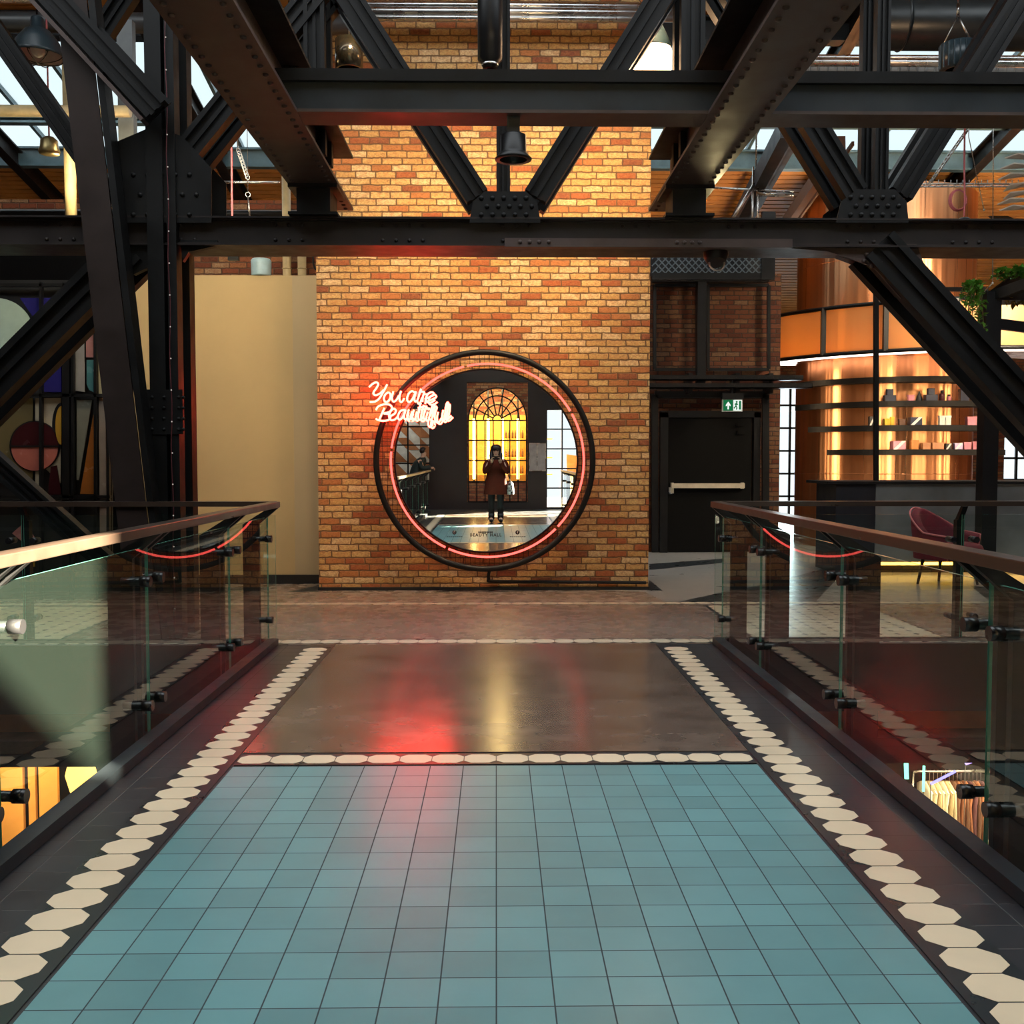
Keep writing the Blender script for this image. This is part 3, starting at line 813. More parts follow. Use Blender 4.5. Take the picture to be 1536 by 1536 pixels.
# ---- the neon script
strokes = {
 'Y': [[(130,392),(180,345),(232,322),(262,345),(240,400),(200,455),(195,490),(230,507),(290,480),(340,430)], [(392,350),(362,410),(330,470),(280,550),(220,597),(140,606)]],
 'o': [[(410,465),(370,490),(346,540),(350,585),(380,606),(418,580),(440,525),(430,480),(410,465)]],
 'u': [[(480,450),(462,520),(462,570),(485,600),(525,575),(560,510)], [(592,445),(568,530),(572,585),(600,606),(640,550)]],
 'a': [[(790,470),(750,448),(705,480),(680,540),(684,588),(715,604),(755,565),(790,490)], [(806,450),(782,550),(800,600),(832,570)]],
 'r': [[(832,570),(862,470),(878,418),(880,455),(925,462),(905,530),(900,604)]],
 'e': [[(930,565),(1000,535),(1062,500),(1045,466),(990,480),(952,540),(962,602),(1020,614),(1082,572)]],
 'B': [[(352,690),(312,780),(272,872)], [(230,722),(262,670),(340,640),(420,642),(460,684),(430,744),(340,770),(402,780),(440,822),(402,866),(320,876),(250,860),(230,840)]],
 'e2': [[(440,806),(500,772),(516,724),(482,702),(434,750),(420,820),(450,866),(510,850),(552,800)]],
 'a2': [[(640,716),(580,738),(546,810),(560,856),(600,842),(640,775),(656,712)], [(656,712),(634,800),(650,856),(688,830)]],
 'u2': [[(704,712),(680,800),(700,856),(742,830),(768,775)], [(776,716),(752,810),(776,858),(812,830)]],
 't': [[(876,616),(842,760),(840,838),(868,862),(910,822)], [(832,692),(942,668)]],
 'i': [[(938,722),(914,810),(930,858),(966,822)]],
 'f': [[(996,824),(1058,700),(1072,656),(1050,642),(1022,720),(992,850),(984,930),(1010,966),(1042,930),(1032,872),(1000,850)]],
 'u3': [[(1092,722),(1076,800),(1088,880),(1130,902),(1172,840)], [(1200,720),(1180,830),(1196,876),(1228,852)]],
 'l': [[(1228,852),(1262,720),(1270,614),(1244,640),(1228,760),(1246,858),(1316,800)]],
}
YN = 10.98
sg = thing('neon_script', at(615, 640, YN), 'white-hot neon lettering reading You are Beautiful in front of the ring', 'neon sign')
for k, ss in strokes.items():
    m = MB()
    for st_ in ss:
        m.tube(smooth_path([at(540+u/9.6, 540+v/9.6, YN) for u, v in st_], 4), .0102, 8)
    m.build('neon_letter', NEONW, sg)
m = MB(); m.ball(at(540+952/9.6, 540+676/9.6, YN), .016); m.build('neon_letter', NEONW, sg)
m = MB()
for u, v in ((262, 345), (380, 606), (272, 872), (700, 856), (1042, 930)):
    p = at(540+u/9.6, 540+v/9.6, YN); m.cyl(p+V(0, .012, 0), V(p.x, 11.31 if u < 600 else 11.14, p.z), .006, 8)
m.build('standoff_rod', SILVER, sg)
cab = tag(MB().tube(smooth_path([at(735, 852, 11.28), at(733, 868, 11.28), at(745, 872, 11.28), at(860, 873, 11.28), at(969, 874, 11.28)], 6), .018, 8).build('power_conduit', BLACK), 'black conduit along the foot of the brick pier below the neon ring', 'conduit')
# ---- people
def skin_body(name, pts, edges, radii, mat, parent, root=0, sub=2):
    me = bpy.data.meshes.new(name); o0 = parent.location
    me.from_pydata([Vector(p)-o0 for p in pts], edges, []); o = bpy.data.objects.new(name, me); COL.objects.link(o); o.parent = parent
    me.materials.append(mat)
    sk = o.modifiers.new('skin', 'SKIN'); sk.use_smooth_shade = True
    sv = me.skin_vertices[0].data if me.skin_vertices else None
    if sv is None:
        bpy.context.view_layer.objects.active = o
        me.attributes
    for i, r in enumerate(radii):
        s = me.skin_vertices[0].data[i]; s.radius = (r, r) if not isinstance(r, tuple) else r; s.use_root = (i == root)
    ss = o.modifiers.new('smooth', 'SUBSURF'); ss.levels = sub; ss.render_levels = sub
    return o
COAT = plain('rust_brown_coat', (.075, .015, .008), .9, 0, .1)
TROUS = plain('black_trousers', (.008, .008, .010), .8)
HAIR = plain('dark_brown_hair', (.018, .008, .006), .5)
def loft(rings, n=20):
    m = MB(); vs = []
    for (c, rx, ry) in rings:
        for j in range(n): a = 2*PI*j/n; vs.append(V(c[0]+rx*math.cos(a), c[1]+ry*math.sin(a), c[2]))
    fs = []
    for i in range(len(rings)-1):
        for j in range(n): fs.append((i*n+j, i*n+(j+1) % n, (i+1)*n+(j+1) % n, (i+1)*n+j))
    m.add(vs, fs, True); return m
def hand(m, wrist, palm_dir, fing_dir, side, s=1.0):
    # palm plus four bent fingers and a thumb, built into one mesh
    pd = Vector(palm_dir).normalized(); fd = Vector(fing_dir).normalized(); sd = pd.cross(fd).normalized()*side
    w = Vector(wrist)
    m.tube([w, w+pd*.03*s, w+pd*.075*s], [.022*s, .034*s, .036*s], 8)
    for k, L in enumerate((.062, .072, .068, .052)):
        b0 = w+pd*.075*s+sd*(k-1.5)*.019*s
        m.tube([b0, b0+(pd*.75+fd*.3)*L*.5*s, b0+(pd*.8+fd*.9)*L*.6*s, b0+(pd*.55+fd*1.6)*L*.6*s], [.0095*s, .009*s, .008*s, .006*s], 7)
    t0 = w+pd*.03*s-sd*.03*s
    m.tube([t0, t0-sd*.022*s+pd*.03*s, t0-sd*.020*s+pd*.055*s+fd*.015*s], [.012*s, .010*s, .007*s], 7)
px, py = 0.0, -.38
person = thing('person', (px, py, 0), 'person in long rust-brown coat and dark hat holding up a phone, seen in the mirror', 'person')
zz = lambda z: z
P_ = [(px, py, .93), (px, py, 1.12), (px, py+.0, 1.30), (px, py, 1.385), (px, py+.01, 1.46), (px, py+.02, 1.555), (px, py+.015, 1.60),
      (px-.16, py, 1.345), (px-.22, py+.06, 1.12), (px-.085, py+.30, 1.335),
      (px+.16, py, 1.345), (px+.22, py+.06, 1.12), (px+.085, py+.30, 1.335),
      (px-.09, py, .88), (px-.10, py+.01, .50), (px-.10, py-.01, .09), (px-.11, py+.13, .045),
      (px+.09, py, .88), (px+.10, py+.01, .50), (px+.10, py-.01, .09), (px+.11, py+.13, .045)]
E_ = [(0,1),(1,2),(2,3),(3,4),(4,5),(5,6),(2,7),(7,8),(8,9),(2,10),(10,11),(11,12),(0,13),(13,14),(14,15),(15,16),(0,17),(17,18),(18,19),(19,20)]
R_ = [.13, .12, .13, .06, .055, .088, .06, .062, .05, .033, .062, .05, .033, .085, .055, .048, .04, .085, .055, .048, .04]
skin_body('body', P_, E_, R_, SKIN, person)
m = loft([((px, py, .62), .27, .20), ((px, py, .66), .268, .198), ((px, py, .95), .225, .175), ((px, py, 1.10), .20, .16), ((px, py, 1.27), .215, .16), ((px, py, 1.355), .19, .125), ((px, py, 1.40), .085, .085), ((px, py, 1.425), .075, .075)])
for s in (-1, 1):
    m.tube(smooth_path([(px+s*.15, py, 1.345), (px+s*.215, py, 1.26), (px+s*.235, py+.06, 1.12), (px+s*.16, py+.19, 1.21), (px+s*.095, py+.285, 1.315)], 4), [.066]*5+[.062]*4+[.058]*4+[.05]*4, 10)
m.build('coat', COAT, person)
m = MB()
for s in (-1, 1):
    m.tube([(px+s*.09, py, .86), (px+s*.10, py+.01, .5), (px+s*.10, py-.01, .12)], [.10, .075, .062], 12)
m.build('trousers', TROUS, person)
m = MB()
for s in (-1, 1):
    m.tube([(px+s*.10, py-.012, .20), (px+s*.10, py-.012, .055)], [.072, .066], 12)
    m.ball((px+s*.105, py+.055, .045), .06, (.8, 1.9, .75))
m.build('boots', BLACK, person)
m = MB(); m.ball((px, py+.005, 1.565), .108, (.98, 1.08, 1.12))
m.v = [Vector((v.x, min(v.y, py+.055+max(0, (v.z-1.60))*.9), v.z)) for v in m.v]
for s in (-1, 1): m.tube([(px+s*.085, py, 1.60), (px+s*.105, py+.02, 1.47), (px+s*.09, py+.075, 1.32), (px+s*.08, py+.10, 1.22)], [.035, .045, .042, .02], 8)
m.build('hair', HAIR, person)
m = MB(); m.lathe((px, py+.005, 1.60), [(.113, 0), (.116, .03), (.10, .075), (.06, .105), (1e-4, .115)], 20); m.build('hat', HAIR, person)
m = MB()
for s in (-1, 1):
    m.ball((px+s*.034, py+.098, 1.567), .012, (1.2, .6, .7)); m.tube([(px+s*.015, py+.102, 1.583), (px+s*.055, py+.092, 1.585)], .004, 6)
m.build('eyes', BLACK, person)
m = MB(); m.tube([(px, py+.10, 1.57), (px, py+.125, 1.535), (px, py+.108, 1.528)], [.008, .014, .008], 8); m.build('nose', SKIN, person)
m = MB(); m.ball((px, py+.098, 1.497), .024, (1.0, .5, .35)); m.build('mouth', plain('lips', (.35, .08, .08), .5), person)
m = MB()
for s in (-1, 1): hand(m, (px+s*.088, py+.295, 1.325), (-s*.15, .30, .95), (-s*.6, .75, .1), s, .95)
m.build('hand', SKIN, person)
ph = MB().box(px-.077, px+.077, -.020, -.012, 1.379, 1.455)
tag(ph.build('phone', BLACK, None, .002), 'black phone held up in both hands by the person in the rust coat', 'phone')
bg = thing('handbag', (px+.30, py+.02, .62), 'black and white checked handbag hanging at the side of the rust coat', 'bag')
def checker():
    mm, n, l, out = nt('checked_cloth'); p = principled(n, l, out, (.5, .5, .5), .8)
    c = n.new('ShaderNodeTexChecker'); c.inputs['Scale'].default_value = 22; c.inputs[1].default_value = (.6, .6, .58, 1); c.inputs[2].default_value = (.01, .01, .012, 1)
    l.new(pos(n), c.inputs[0]); l.new(c.outputs[0], p.inputs['Base Color']); return mm
loft([((px+.32, py+.02, .62), .075, .13), ((px+.32, py+.02, .66), .085, .15), ((px+.32, py+.02, .86), .06, .13), ((px+.32, py+.02, .90), .02, .11)]).build('bag_body', checker(), bg)
MB().tube(smooth_path([(px+.32, py+.10, .88), (px+.27, py+.06, 1.05), (px+.24, py-.02, 1.33), (px+.27, py-.05, 1.05), (px+.32, py-.07, .88)], 5), .009, 7).build('strap', BLACK, bg)
# the second person, leaning on the left rail far behind
qx, qy = -2.15, -5.3
p2 = thing('person', (qx, qy, -.004), 'person in dark jacket leaning on the left handrail, small in the mirror', 'person')
P_ = [(qx, qy, .9), (qx+.06, qy, 1.12), (qx+.14, qy, 1.30), (qx+.20, qy, 1.40), (qx+.23, qy, 1.50), (qx+.235, qy, 1.58),
      (qx+.14, qy-.17, 1.30), (qx+.22, qy-.20, 1.13), (qx+.42, qy-.12, 1.14), (qx+.14, qy+.17, 1.30), (qx+.22, qy+.20, 1.13), (qx+.42, qy+.12, 1.14),
      (qx-.02, qy-.09, .85), (qx+.02, qy-.10, .48), (qx-.02, qy-.10, .08), (qx+.10, qy-.10, .04), (qx-.02, qy+.09, .85), (qx+.02, qy+.10, .48), (qx-.02, qy+.10, .08), (qx+.10, qy+.10, .04)]
E_ = [(0,1),(1,2),(2,3),(3,4),(4,5),(2,6),(6,7),(7,8),(2,9),(9,10),(10,11),(0,12),(12,13),(13,14),(14,15),(0,16),(16,17),(17,18),(18,19)]
R_ = [.14, .14, .15, .06, .08, .085, .07, .055, .04, .07, .055, .04, .09, .06, .05, .04, .09, .06, .05, .04]
skin_body('body', P_, E_, R_, SKIN, p2)
m = loft([((qx-.01, qy, .80), .17, .20), ((qx, qy, .95), .165, .195), ((qx+.06, qy, 1.12), .175, .20), ((qx+.13, qy, 1.28), .175, .22), ((qx+.17, qy, 1.37), .13, .15), ((qx+.20, qy, 1.42), .07, .07)])
for s in (-1, 1): m.tube(smooth_path([(qx+.14, qy+s*.17, 1.30), (qx+.20, qy+s*.21, 1.14), (qx+.40, qy+s*.13, 1.15)], 5), .068, 10)
m.build('jacket', plain('dark_green_jacket', (.010, .018, .016), .7), p2)
m = MB()
for s in (-1, 1): m.tube([(qx-.02, qy+s*.09, .86), (qx+.02, qy+s*.10, .48), (qx-.02, qy+s*.10, .06)], [.11, .08, .07], 12); m.ball((qx+.04, qy+s*.10, .04), .05, (1.8, .8, .75))
m.build('trousers', TROUS, p2)
m = MB(); m.ball((qx+.215, qy, 1.595), .10, (1, .95, 1.0)); m.v = [Vector((min(v.x, qx+.25+max(0, v.z-1.6)), v.y, v.z)) for v in m.v]; m.build('hair', HAIR, p2)
m = MB()
for s in (-1, 1): hand(m, (qx+.42, qy+s*.12, 1.14), (.9, -s*.3, -.05), (.2, 0, -1), s, .9)
m.build('hand', SKIN, p2)
# ================================================================== COPPER BAR, DOOR, RIGHT SIDE
# ---- emergency door in the brick recess
YD = 15.9
do = thing('door_1', at(1064, 828, YD), 'd', 'door'); del do['label']; del do['category']; struct(do)
DOORM = plain('black_fire_door', (.005, .005, .005), .7, 0, .1)
MB().box(X(1002, YD), X(1127, YD), YD, YD+.06, .01, Z(626, YD)).build('door_leaf', DOORM, do, .004)
m = MB(); a, c = X(996, YD), X(1135, YD)
m.box(a-.06, a+.06, YD-.02, YD+.1, 0, Z(618, YD)); m.box(c-.05, c+.05, YD-.02, YD+.1, 0, Z(618, YD)); m.box(a-.06, c+.05, YD-.02, YD+.1, Z(626, YD), Z(616, YD))
m.build('door_frame', BLACK, do)
m = MB().box(X(1006, YD), X(1115, YD), YD-.11, YD-.06, Z(732, YD), Z(725, YD)); m.box(X(1006, YD), X(1010, YD), YD-.07, YD, Z(740, YD), Z(724, YD)); m.box(X(1111, YD), X(1115, YD), YD-.07, YD, Z(733, YD), Z(724, YD))
m.build('push_bar', plain('cream_push_bar', (.62, .55, .42), .35), do)
m = MB().box(X(1003, YD), X(1009, YD), YD-.05, YD, Z(741, YD), Z(731, YD)); m.build('latch', SILVER, do)
m = MB().box(X(1104, YD), X(1113, YD), YD-.05, YD, Z(639, YD), Z(635, YD)).box(X(1105, YD), X(1116, YD), YD-.05, YD, Z(651, YD), Z(646, YD)); m.build('door_closer', DOORM, do)
# dark wall frames around and above the door
m = MB()
for x0, x1, y0, y1 in ((982, 1046, 428, 554), (1062, 1153, 428, 554)):
    pts = [at(x0, y0, 15.9), at(x1, y0, 15.9), at(x1, y1, 15.9), at(x0, y1, 15.9)]
    for k in range(4): m.bar(pts[k], pts[(k+1) % 4], .045, .05)
o = tag(m.build('steel_wall_frame', BLACK), 'pair of thin black square frames fixed to the dark brick above the exit door', 'frame')
m = MB(); pts = [at(x, y, 15.88) for x, y in ((982, 828), (982, 592), (1148, 592), (1148, 828))]
for k in range(3): m.bar(pts[k], pts[k+1], .10, .08)
tag(m.build('portal_frame', BLACK), 'black steel portal frame around the black exit door', 'frame')
m = MB(); m.box(X(1043, 15.7), X(1056, 15.7), 15.62, 15.75, Z(574, 15.7), Z(405, 15.7)); m.box(X(976, 15.7), X(1148, 15.7), 15.6, 15.75, Z(423, 15.7), Z(409, 15.7))
tag(m.build('steel_bracket_post', BLACK), 'black steel tee post between the square frames above the exit door', 'post')
m = MB()
for y0, y1, xe in ((563, 570, 1201), (575, 582, 1215)):
    a, c = X(960, 15.5), X(xe, 15.5); z0, z1 = Z(y1, 15.5), Z(y0, 15.5)
    m.box(a, c, 15.42, 15.44, z0, z1); m.box(a, c, 15.6, 15.62, z0, z1); m.box(a, c, 15.42, 15.62, z0, z0+.01)
    for k in range(22): x = a+(c-a)*k/22; m.cyl((x, 15.415, (z0+z1)/2), (x, 15.42, (z0+z1)/2), .010, 6)
for px_ in (1030, 1100, 1150): m.box(X(px_, 15.7), X(px_+6, 15.7), 15.6, 16.0, Z(590, 15.7), Z(560, 15.7))
tag(m.build('cable_tray', BLACK), 'double black cable tray running across the brick above the exit sign', 'cable tray')
# expanded metal screen
yy = 15.6; x0, x1 = X(976, yy), X(1146, yy); z0, z1 = Z(409, yy), 4.85
o = thing('mesh_screen', ((x0+x1)/2, yy, z0), 'blue-grey expanded metal mesh screen above the brick recess by the truss', 'screen')
m = MB(); dx, dz = .10, .052; nx = int((x1-x0)/dx)+1; nz = int((z1-z0)/dz)+1
for i in range(nx*2+nz*2):
    for s in (-1, 1):
        pass
for j in range(nz):
    for i in range(nx):
        c = V(x0+(i+.5*(j % 2))*dx, yy, z0+j*dz)
        if c.x+dx > x1: continue
        a_, b_, d_ = c, c+V(dx/2, 0, dz), c+V(dx, 0, 0)
        m.bar(a_, b_, .016, .012, uo=-.004); m.bar(b_, d_, .016, .012, uo=.004)
m.build('mesh', plain('galvanised_blue_mesh', (.12, .155, .185), .4, .5), o)
m = MB().box(x0, x1, yy-.03, yy+.03, z0-.1, z0).box(x1-.08, x1+.12, yy-.04, yy+.04, z0-.1, 5.1); m.build('frame', BLACK, o)
MB().box(x0, x1, yy+.25, yy+.3, z0, z1).build('backing', plain('dark_blue_void', (.01, .012, .016), .7), o)
# exit sign
ys = 15.45; c0 = at(1085, 616, ys); c1 = at(1112.5, 600, ys)
GREENE = emit('green_exit_face', (.01, .16, .055), .9); WHE = emit('white_exit_pictogram', (.85, .95, .88), 1.0)
es = thing('exit_sign', ((c0.x+c1.x)/2, ys, c0.z), 'green lit emergency exit sign with arrow and running figure above the black door', 'sign')
MB().box(c0.x-.015, c1.x+.015, ys, ys+.05, c0.z-.012, c1.z+.012).build('sign_box', WHITEM, es)
w_ = c1.x-c0.x
MB().box(c0.x, c0.x+w_*.52, ys-.004, ys, c0.z, c1.z).build('green_face', GREENE, es)
MB().box(c0.x+w_*.55, c1.x, ys-.004, ys, c0.z, c1.z).build('white_face', WHE, es)
def q2(u, v): return V(c0.x+w_*u, ys-.008, c0.z+(c1.z-c0.z)*v)
m = MB().prism([q2(*p) for p in ((.22, .12), (.30, .12), (.30, .50), (.39, .40), (.39, .55), (.26, .85), (.13, .55), (.13, .40), (.22, .50))], (0, .004, 0)); m.build('arrow', WHE, es)
m = MB(); m.lathe(q2(.72, .82), [(1e-4, .003), (.014, .003), (.014, 0)], 12, (0, -1, 0))
for a, c2 in (((.71, .72), (.68, .45)), ((.68, .45), (.74, .28)), ((.74, .28), (.71, .10)), ((.68, .45), (.62, .30)), ((.62, .30), (.57, .22)), ((.71, .68), (.78, .55)), ((.70, .68), (.62, .58))):
    m.bar(q2(*a), q2(*c2), .016, .004)
m.build('running_figure', GREENE, es)
m = MB().prism([q2(*p) for p in ((.85, .1), (.96, .1), (.96, .92), (.85, .92))], (0, .004, 0)); m.build('door_pictogram', GREENE, es)
m = MB().box(c0.x-.02, c1.x+.03, ys-.02, ys+.09, c1.z+.012, c1.z+.10); m.box((c0.x+c1.x)/2-.01, (c0.x+c1.x)/2+.01, ys+.02, ys+.04, c1.z+.1, c1.z+.32); m.build('housing', BLACK, es)
# ---- copper drum and its ring
DC = V(X(1322, 17.6), 17.6, 0); DR = 1.42
MB_ = MB().lathe(DC, [(DR, 0), (DR, 3.45), (DR, 5.72)], 72)
drum = thing('copper_tank', DC, 'tall brushed copper drum rising behind the bar up to the timber roof', 'tank')
MB_.build('drum', COPPER, drum)
m = MB()
for z in (1.2, 3.52, 4.6): m.lathe(DC, [(DR+.001, z-.008), (DR+.007, z-.004), (DR+.007, z+.004), (DR+.001, z+.008)], 72)
m.build('seam', COPPER, drum)
# ring gallery (amber panels between black rails) hung round the drum
RCX, RCY, RGR = X(1400, 18.0), 18.2, 3.35
rg = thing('ring_canopy', (RCX, RCY, 3.0), 'curved amber panelled ring canopy with black rails around the copper drum', 'canopy')
rz0, rz1 = 3.05, 3.72
def arc(R, z, a0, a1, n=40): return [V(RCX+R*math.sin(a0+(a1-a0)*k/n), RCY-R*math.cos(a0+(a1-a0)*k/n), z) for k in range(n+1)]
A0, A1 = -1.45, 1.15
npan = 9
for k in range(npan):
    a0 = A0+(A1-A0)*k/npan; a1 = A0+(A1-A0)*(k+1)/npan
    m = MB(); P0, P1 = arc(RGR, rz0, a0, a1, 8), arc(RGR, rz1, a0, a1, 8); Q0, Q1 = arc(RGR-.012, rz0, a0, a1, 8), arc(RGR-.012, rz1, a0, a1, 8)
    for i in range(8):
        m.add([P0[i], P0[i+1], P1[i+1], P1[i]], [(0, 1, 2, 3)], True); m.add([Q0[i], Q0[i+1], Q1[i+1], Q1[i]], [(3, 2, 1, 0)], True)
    m.build('amber_panel', AMBER, rg)
m = MB()
for z in (rz0-.02, rz1+.02): m.tube(arc(RGR+.005, z, A0, A1), .03, 6)
for k in range(npan+1):
    a = A0+(A1-A0)*k/npan; p = arc(RGR+.01, 0, a, a+.01, 1)[0]; m.box(p.x-.035, p.x+.035, p.y-.03, p.y+.03, rz0-.02, rz1+.02)
m.build('rail', BLACK, rg)
m = MB()
for R0, R1, z in ((DR+.35, RGR-.02, rz0-.01),):
    i_, o_ = arc(R0, z, A0, A1), arc(R1, z, A0, A1)
    for k in range(40): m.add([i_[k], o_[k], o_[k+1], i_[k+1]], [(0, 1, 2, 3)]); m.add([p+V(0, 0, .03) for p in (i_[k], o_[k], o_[k+1], i_[k+1])], [(3, 2, 1, 0)])
m.build('soffit', COPPER, rg)
LEDW = emit('white_led_strip', (1.0, .80, .66), 5.5); LEDA = emit('amber_led_strip', (1.0, .52, .10), 9)
m = MB(); m.tube(arc(RGR-.10, rz0-.045, A0, A1), .022, 6); m.build('led_strip', LEDW, rg)
m = MB(); m.tube(arc(RGR-.22, rz0+.05, A0, A1), .03, 6); m.build('led_strip', LEDA, rg)
m = MB()
for a in (-1.2, -.55, 0.1, .75):
    p, q = arc(DR, rz0+.1, a, a+.01, 1)[0], arc(RGR-.03, rz0+.1, a, a+.01, 1)[0]; m.bar(V(DC.x, DC.y, rz0+.1)+(p-V(RCX, RCY, rz0+.1))*.95, q, .06, .06, (0, 0, 1))
m.build('bracket_arm', BLACK, rg)
# ---- curved shelves in front of the drum, each a thing; products on them are things
SHF = plain('black_shelf', (.008, .0075, .0075), .6, 0, .2)
SC_ = V(X(1340, 17.6), 17.6, 0)
def shelf(py, pxl, pxr, label):
    Ro = 1.78; ys_ = 17.6-Ro
    z = Z(py, ys_); m = MB()
    al = math.asin(max(-.99, min(.99, (X(pxl, 17.0)-SC_.x)/Ro))); ar_ = math.asin(max(-.99, min(.99, (X(pxr, 16.6)-SC_.x)/Ro)))
    n = 32; top = []; vs = []
    for k in range(n+1):
        a = al+(ar_-al)*k/n; taper = min(1, .25+k/6.0)*min(1, .4+(n-k)/4.0)
        for R in (Ro, Ro-.44*taper):
            for dz in (0, -.085): vs.append(V(SC_.x+R*math.sin(a), SC_.y-R*math.cos(a), z+dz))
    fs = []
    for k in range(n):
        i = k*4; j = i+4
        fs += [(i, j, j+2, i+2), (i+1, i+3, j+3, j+1), (i, i+1, j+1, j), (i+2, j+2, j+3, i+3)]
    fs += [(0, 2, 3, 1), (n*4, n*4+1, n*4+3, n*4+2)]
    m.add(vs, fs)
    return tag(m.build('curved_shelf', SHF), label, 'shelf', 'curved shelves on the copper drum'), z
shelf(563, 1200, 1462, 'empty topmost of the black curved shelves on the copper drum')
_, zs2 = shelf(600, 1200, 1468, 'black curved shelf holding the navy boxes and bottles')
_, zs3 = shelf(637, 1210, 1470, 'black curved shelf holding the yellow and pair of white boxes')
_, zs4 = shelf(674, 1228, 1500, 'lowest black curved shelf holding the row of pink and orange boxes')
PM = {k: plain('packaging_'+k, c, .5) for k, c in dict(navy=(.012, .018, .045), pink=(.62, .22, .28), orange=(.55, .22, .06), tan=(.45, .20, .09), white=(.68, .66, .62), lilac=(.50, .40, .62), yellow=(.62, .40, .02), brown=(.10, .045, .025), red=(.09, .015, .02), black=(.012, .012, .013), beige=(.5, .34, .22)).items()}
def shelf_y(x):
    d = (x-SC_.x); return SC_.y-math.sqrt(max(.01, 1.62**2-d*d))
def product(kind, mat, x0, x1, hpx, z, label, cat, grp):
    Y = 16.0
    for _ in range(4): xm = X((x0+x1)/2, Y); Y = shelf_y(xm)
    w = (x1-x0)*Y/1560; h = hpx*Y/1560; c = V(X((x0+x1)/2, Y), Y, z)
    m = MB()
    if kind == 'box':
        m.box(c.x-w/2, c.x+w/2, Y-w*.35, Y+w*.35, z, z+h); o = thing('gift_box', c, label, cat, grp); m.build('carton', PM[mat], o, .006)
        MB().box(c.x-w/2-.003, c.x+w/2+.003, Y-w*.35-.003, Y+w*.35+.003, z+h*.80, z+h+.003).build('lid', PM[mat], o)
    elif kind == 'band':
        m.box(c.x-w/2, c.x+w/2, Y-w*.35, Y+w*.35, z, z+h); o = thing('gift_box', c, label, cat, grp); m.build('carton', PM[mat], o, .006)
        b = MB(); b.prism([V(c.x-w*.5, Y-w*.35-.004, z), V(c.x-w*.2, Y-w*.35-.004, z), V(c.x+w*.5, Y-w*.35-.004, z+h), V(c.x+w*.2, Y-w*.35-.004, z+h)], (0, .004, 0)); b.build('printed_band', PM['white'], o)
    elif kind == 'bottle':
        o = thing('bottle', c, label, cat, grp)
        m.lathe(c, [(1e-4, 0), (w/2, 0), (w/2, h*.62), (w*.22, h*.74)], 14).build('flask', PM[mat], o); MB().lathe(c, [(w*.2, h*.74), (w*.3, h*.75), (w*.3, h), (1e-4, h)], 14).build('cap', PM['black'], o)
    elif kind == 'urn':
        o = thing('gift_set', c, label, cat, grp)
        m.box(c.x-w/2, c.x+w/2, Y-w*.3, Y+w*.3, z, z+h*.5).build('wide_box', PM[mat], o, .005)
        MB().box(c.x-w*.28, c.x+w*.28, Y-w*.2, Y+w*.2, z+h*.5, z+h).build('tall_box', PM[mat], o, .005)
    elif kind == 'cone':
        o = tag(m.lathe(c, [(w/2, 0), (w*.42, h*.3), (1e-4, h)], 4).build('pyramid_box', PM[mat]), label, cat, grp)
    return o
G2, G3, G4 = 'products on the navy shelf', 'products on the middle shelf', 'products on the lowest shelf'
product('urn', 'navy', 1324, 1341, 18.5, zs2, 'navy stepped gift set nearest the thin black post', 'gift set', G2)
product('box', 'pink', 1360, 1369, 9, zs2, 'small pale pink box between navy gift set and dark pyramid', 'box', G2)
product('cone', 'black', 1372, 1382, 16, zs2, 'dark pyramid-shaped box beside the small pale pink box', 'box', G2)
product('urn', 'navy', 1385, 1403, 19, zs2, 'navy stepped gift set standing between dark pyramid and dark red bottle', 'gift set', G2)
product('bottle', 'red', 1407, 1415, 16, zs2, 'dark red bottle with black cap on the navy shelf', 'bottle', G2)
product('bottle', 'pink', 1418, 1425, 10, zs2, 'little pink bottle next to the dark red bottle', 'bottle', G2)
product('box', 'navy', 1437, 1450, 18, zs2, 'tall plain navy box near the thick black post', 'box', G2)
product('box', 'beige', 1453, 1460, 9, zs2, 'small beige box beside the tall plain navy box', 'box', G2)
product('band', 'black', 1302, 1311, 14, zs3, 'small black box with white mark beside the thin black post', 'box', G3)
product('box', 'yellow', 1325, 1334, 10, zs3, 'yellow box, the lower of the two yellow ones', 'box', G3)
product('box', 'yellow', 1335, 1340, 12.5, zs3, 'slim yellow box, the taller of the two yellow ones', 'box', G3)
product('box', 'brown', 1347, 1356, 9, zs3, 'small dark brown box right of the yellow boxes', 'box', G3)
product('band', 'navy', 1362, 1380, 12, zs3, 'dark box with a slanting white band', 'box', G3)
product('box', 'white', 1407, 1415.5, 14, zs3, 'white box, the first of the white pair from the thin post', 'box', G3)
product('box', 'white', 1416, 1424.5, 14, zs3, 'white box, the second of the white pair from the thin post', 'box', G3)
product('box', 'pink', 1448, 1462, 13, zs3, 'pink box on the middle shelf close to the thick black post', 'box', G3)
product('band', 'pink', 1337, 1356, 13, zs4, 'wide pink box with pale band at the start of the lowest row', 'box', G4)
product('box', 'orange', 1365, 1376, 14, zs4, 'upright orange box next to the wide pink box', 'box', G4)
product('box', 'tan', 1382, 1394, 10, zs4, 'low tan box beside the upright orange box', 'box', G4)
product('box', 'tan', 1396, 1413, 10, zs4, 'wide low tan box beside the patterned white box', 'box', G4)
product('band', 'black', 1417, 1426, 9, zs4, 'small black and white patterned box on the lowest shelf', 'box', G4)
product('band', 'lilac', 1430, 1442, 10, zs4, 'lilac box with white band on the lowest shelf', 'box', G4)
product('box', 'pink', 1444, 1455, 11, zs4, 'squarish pink box directly beside the lilac box', 'box', G4)
product('box', 'pink', 1458, 1466, 12, zs4, 'narrow pink box last before the thick black post', 'box', G4)
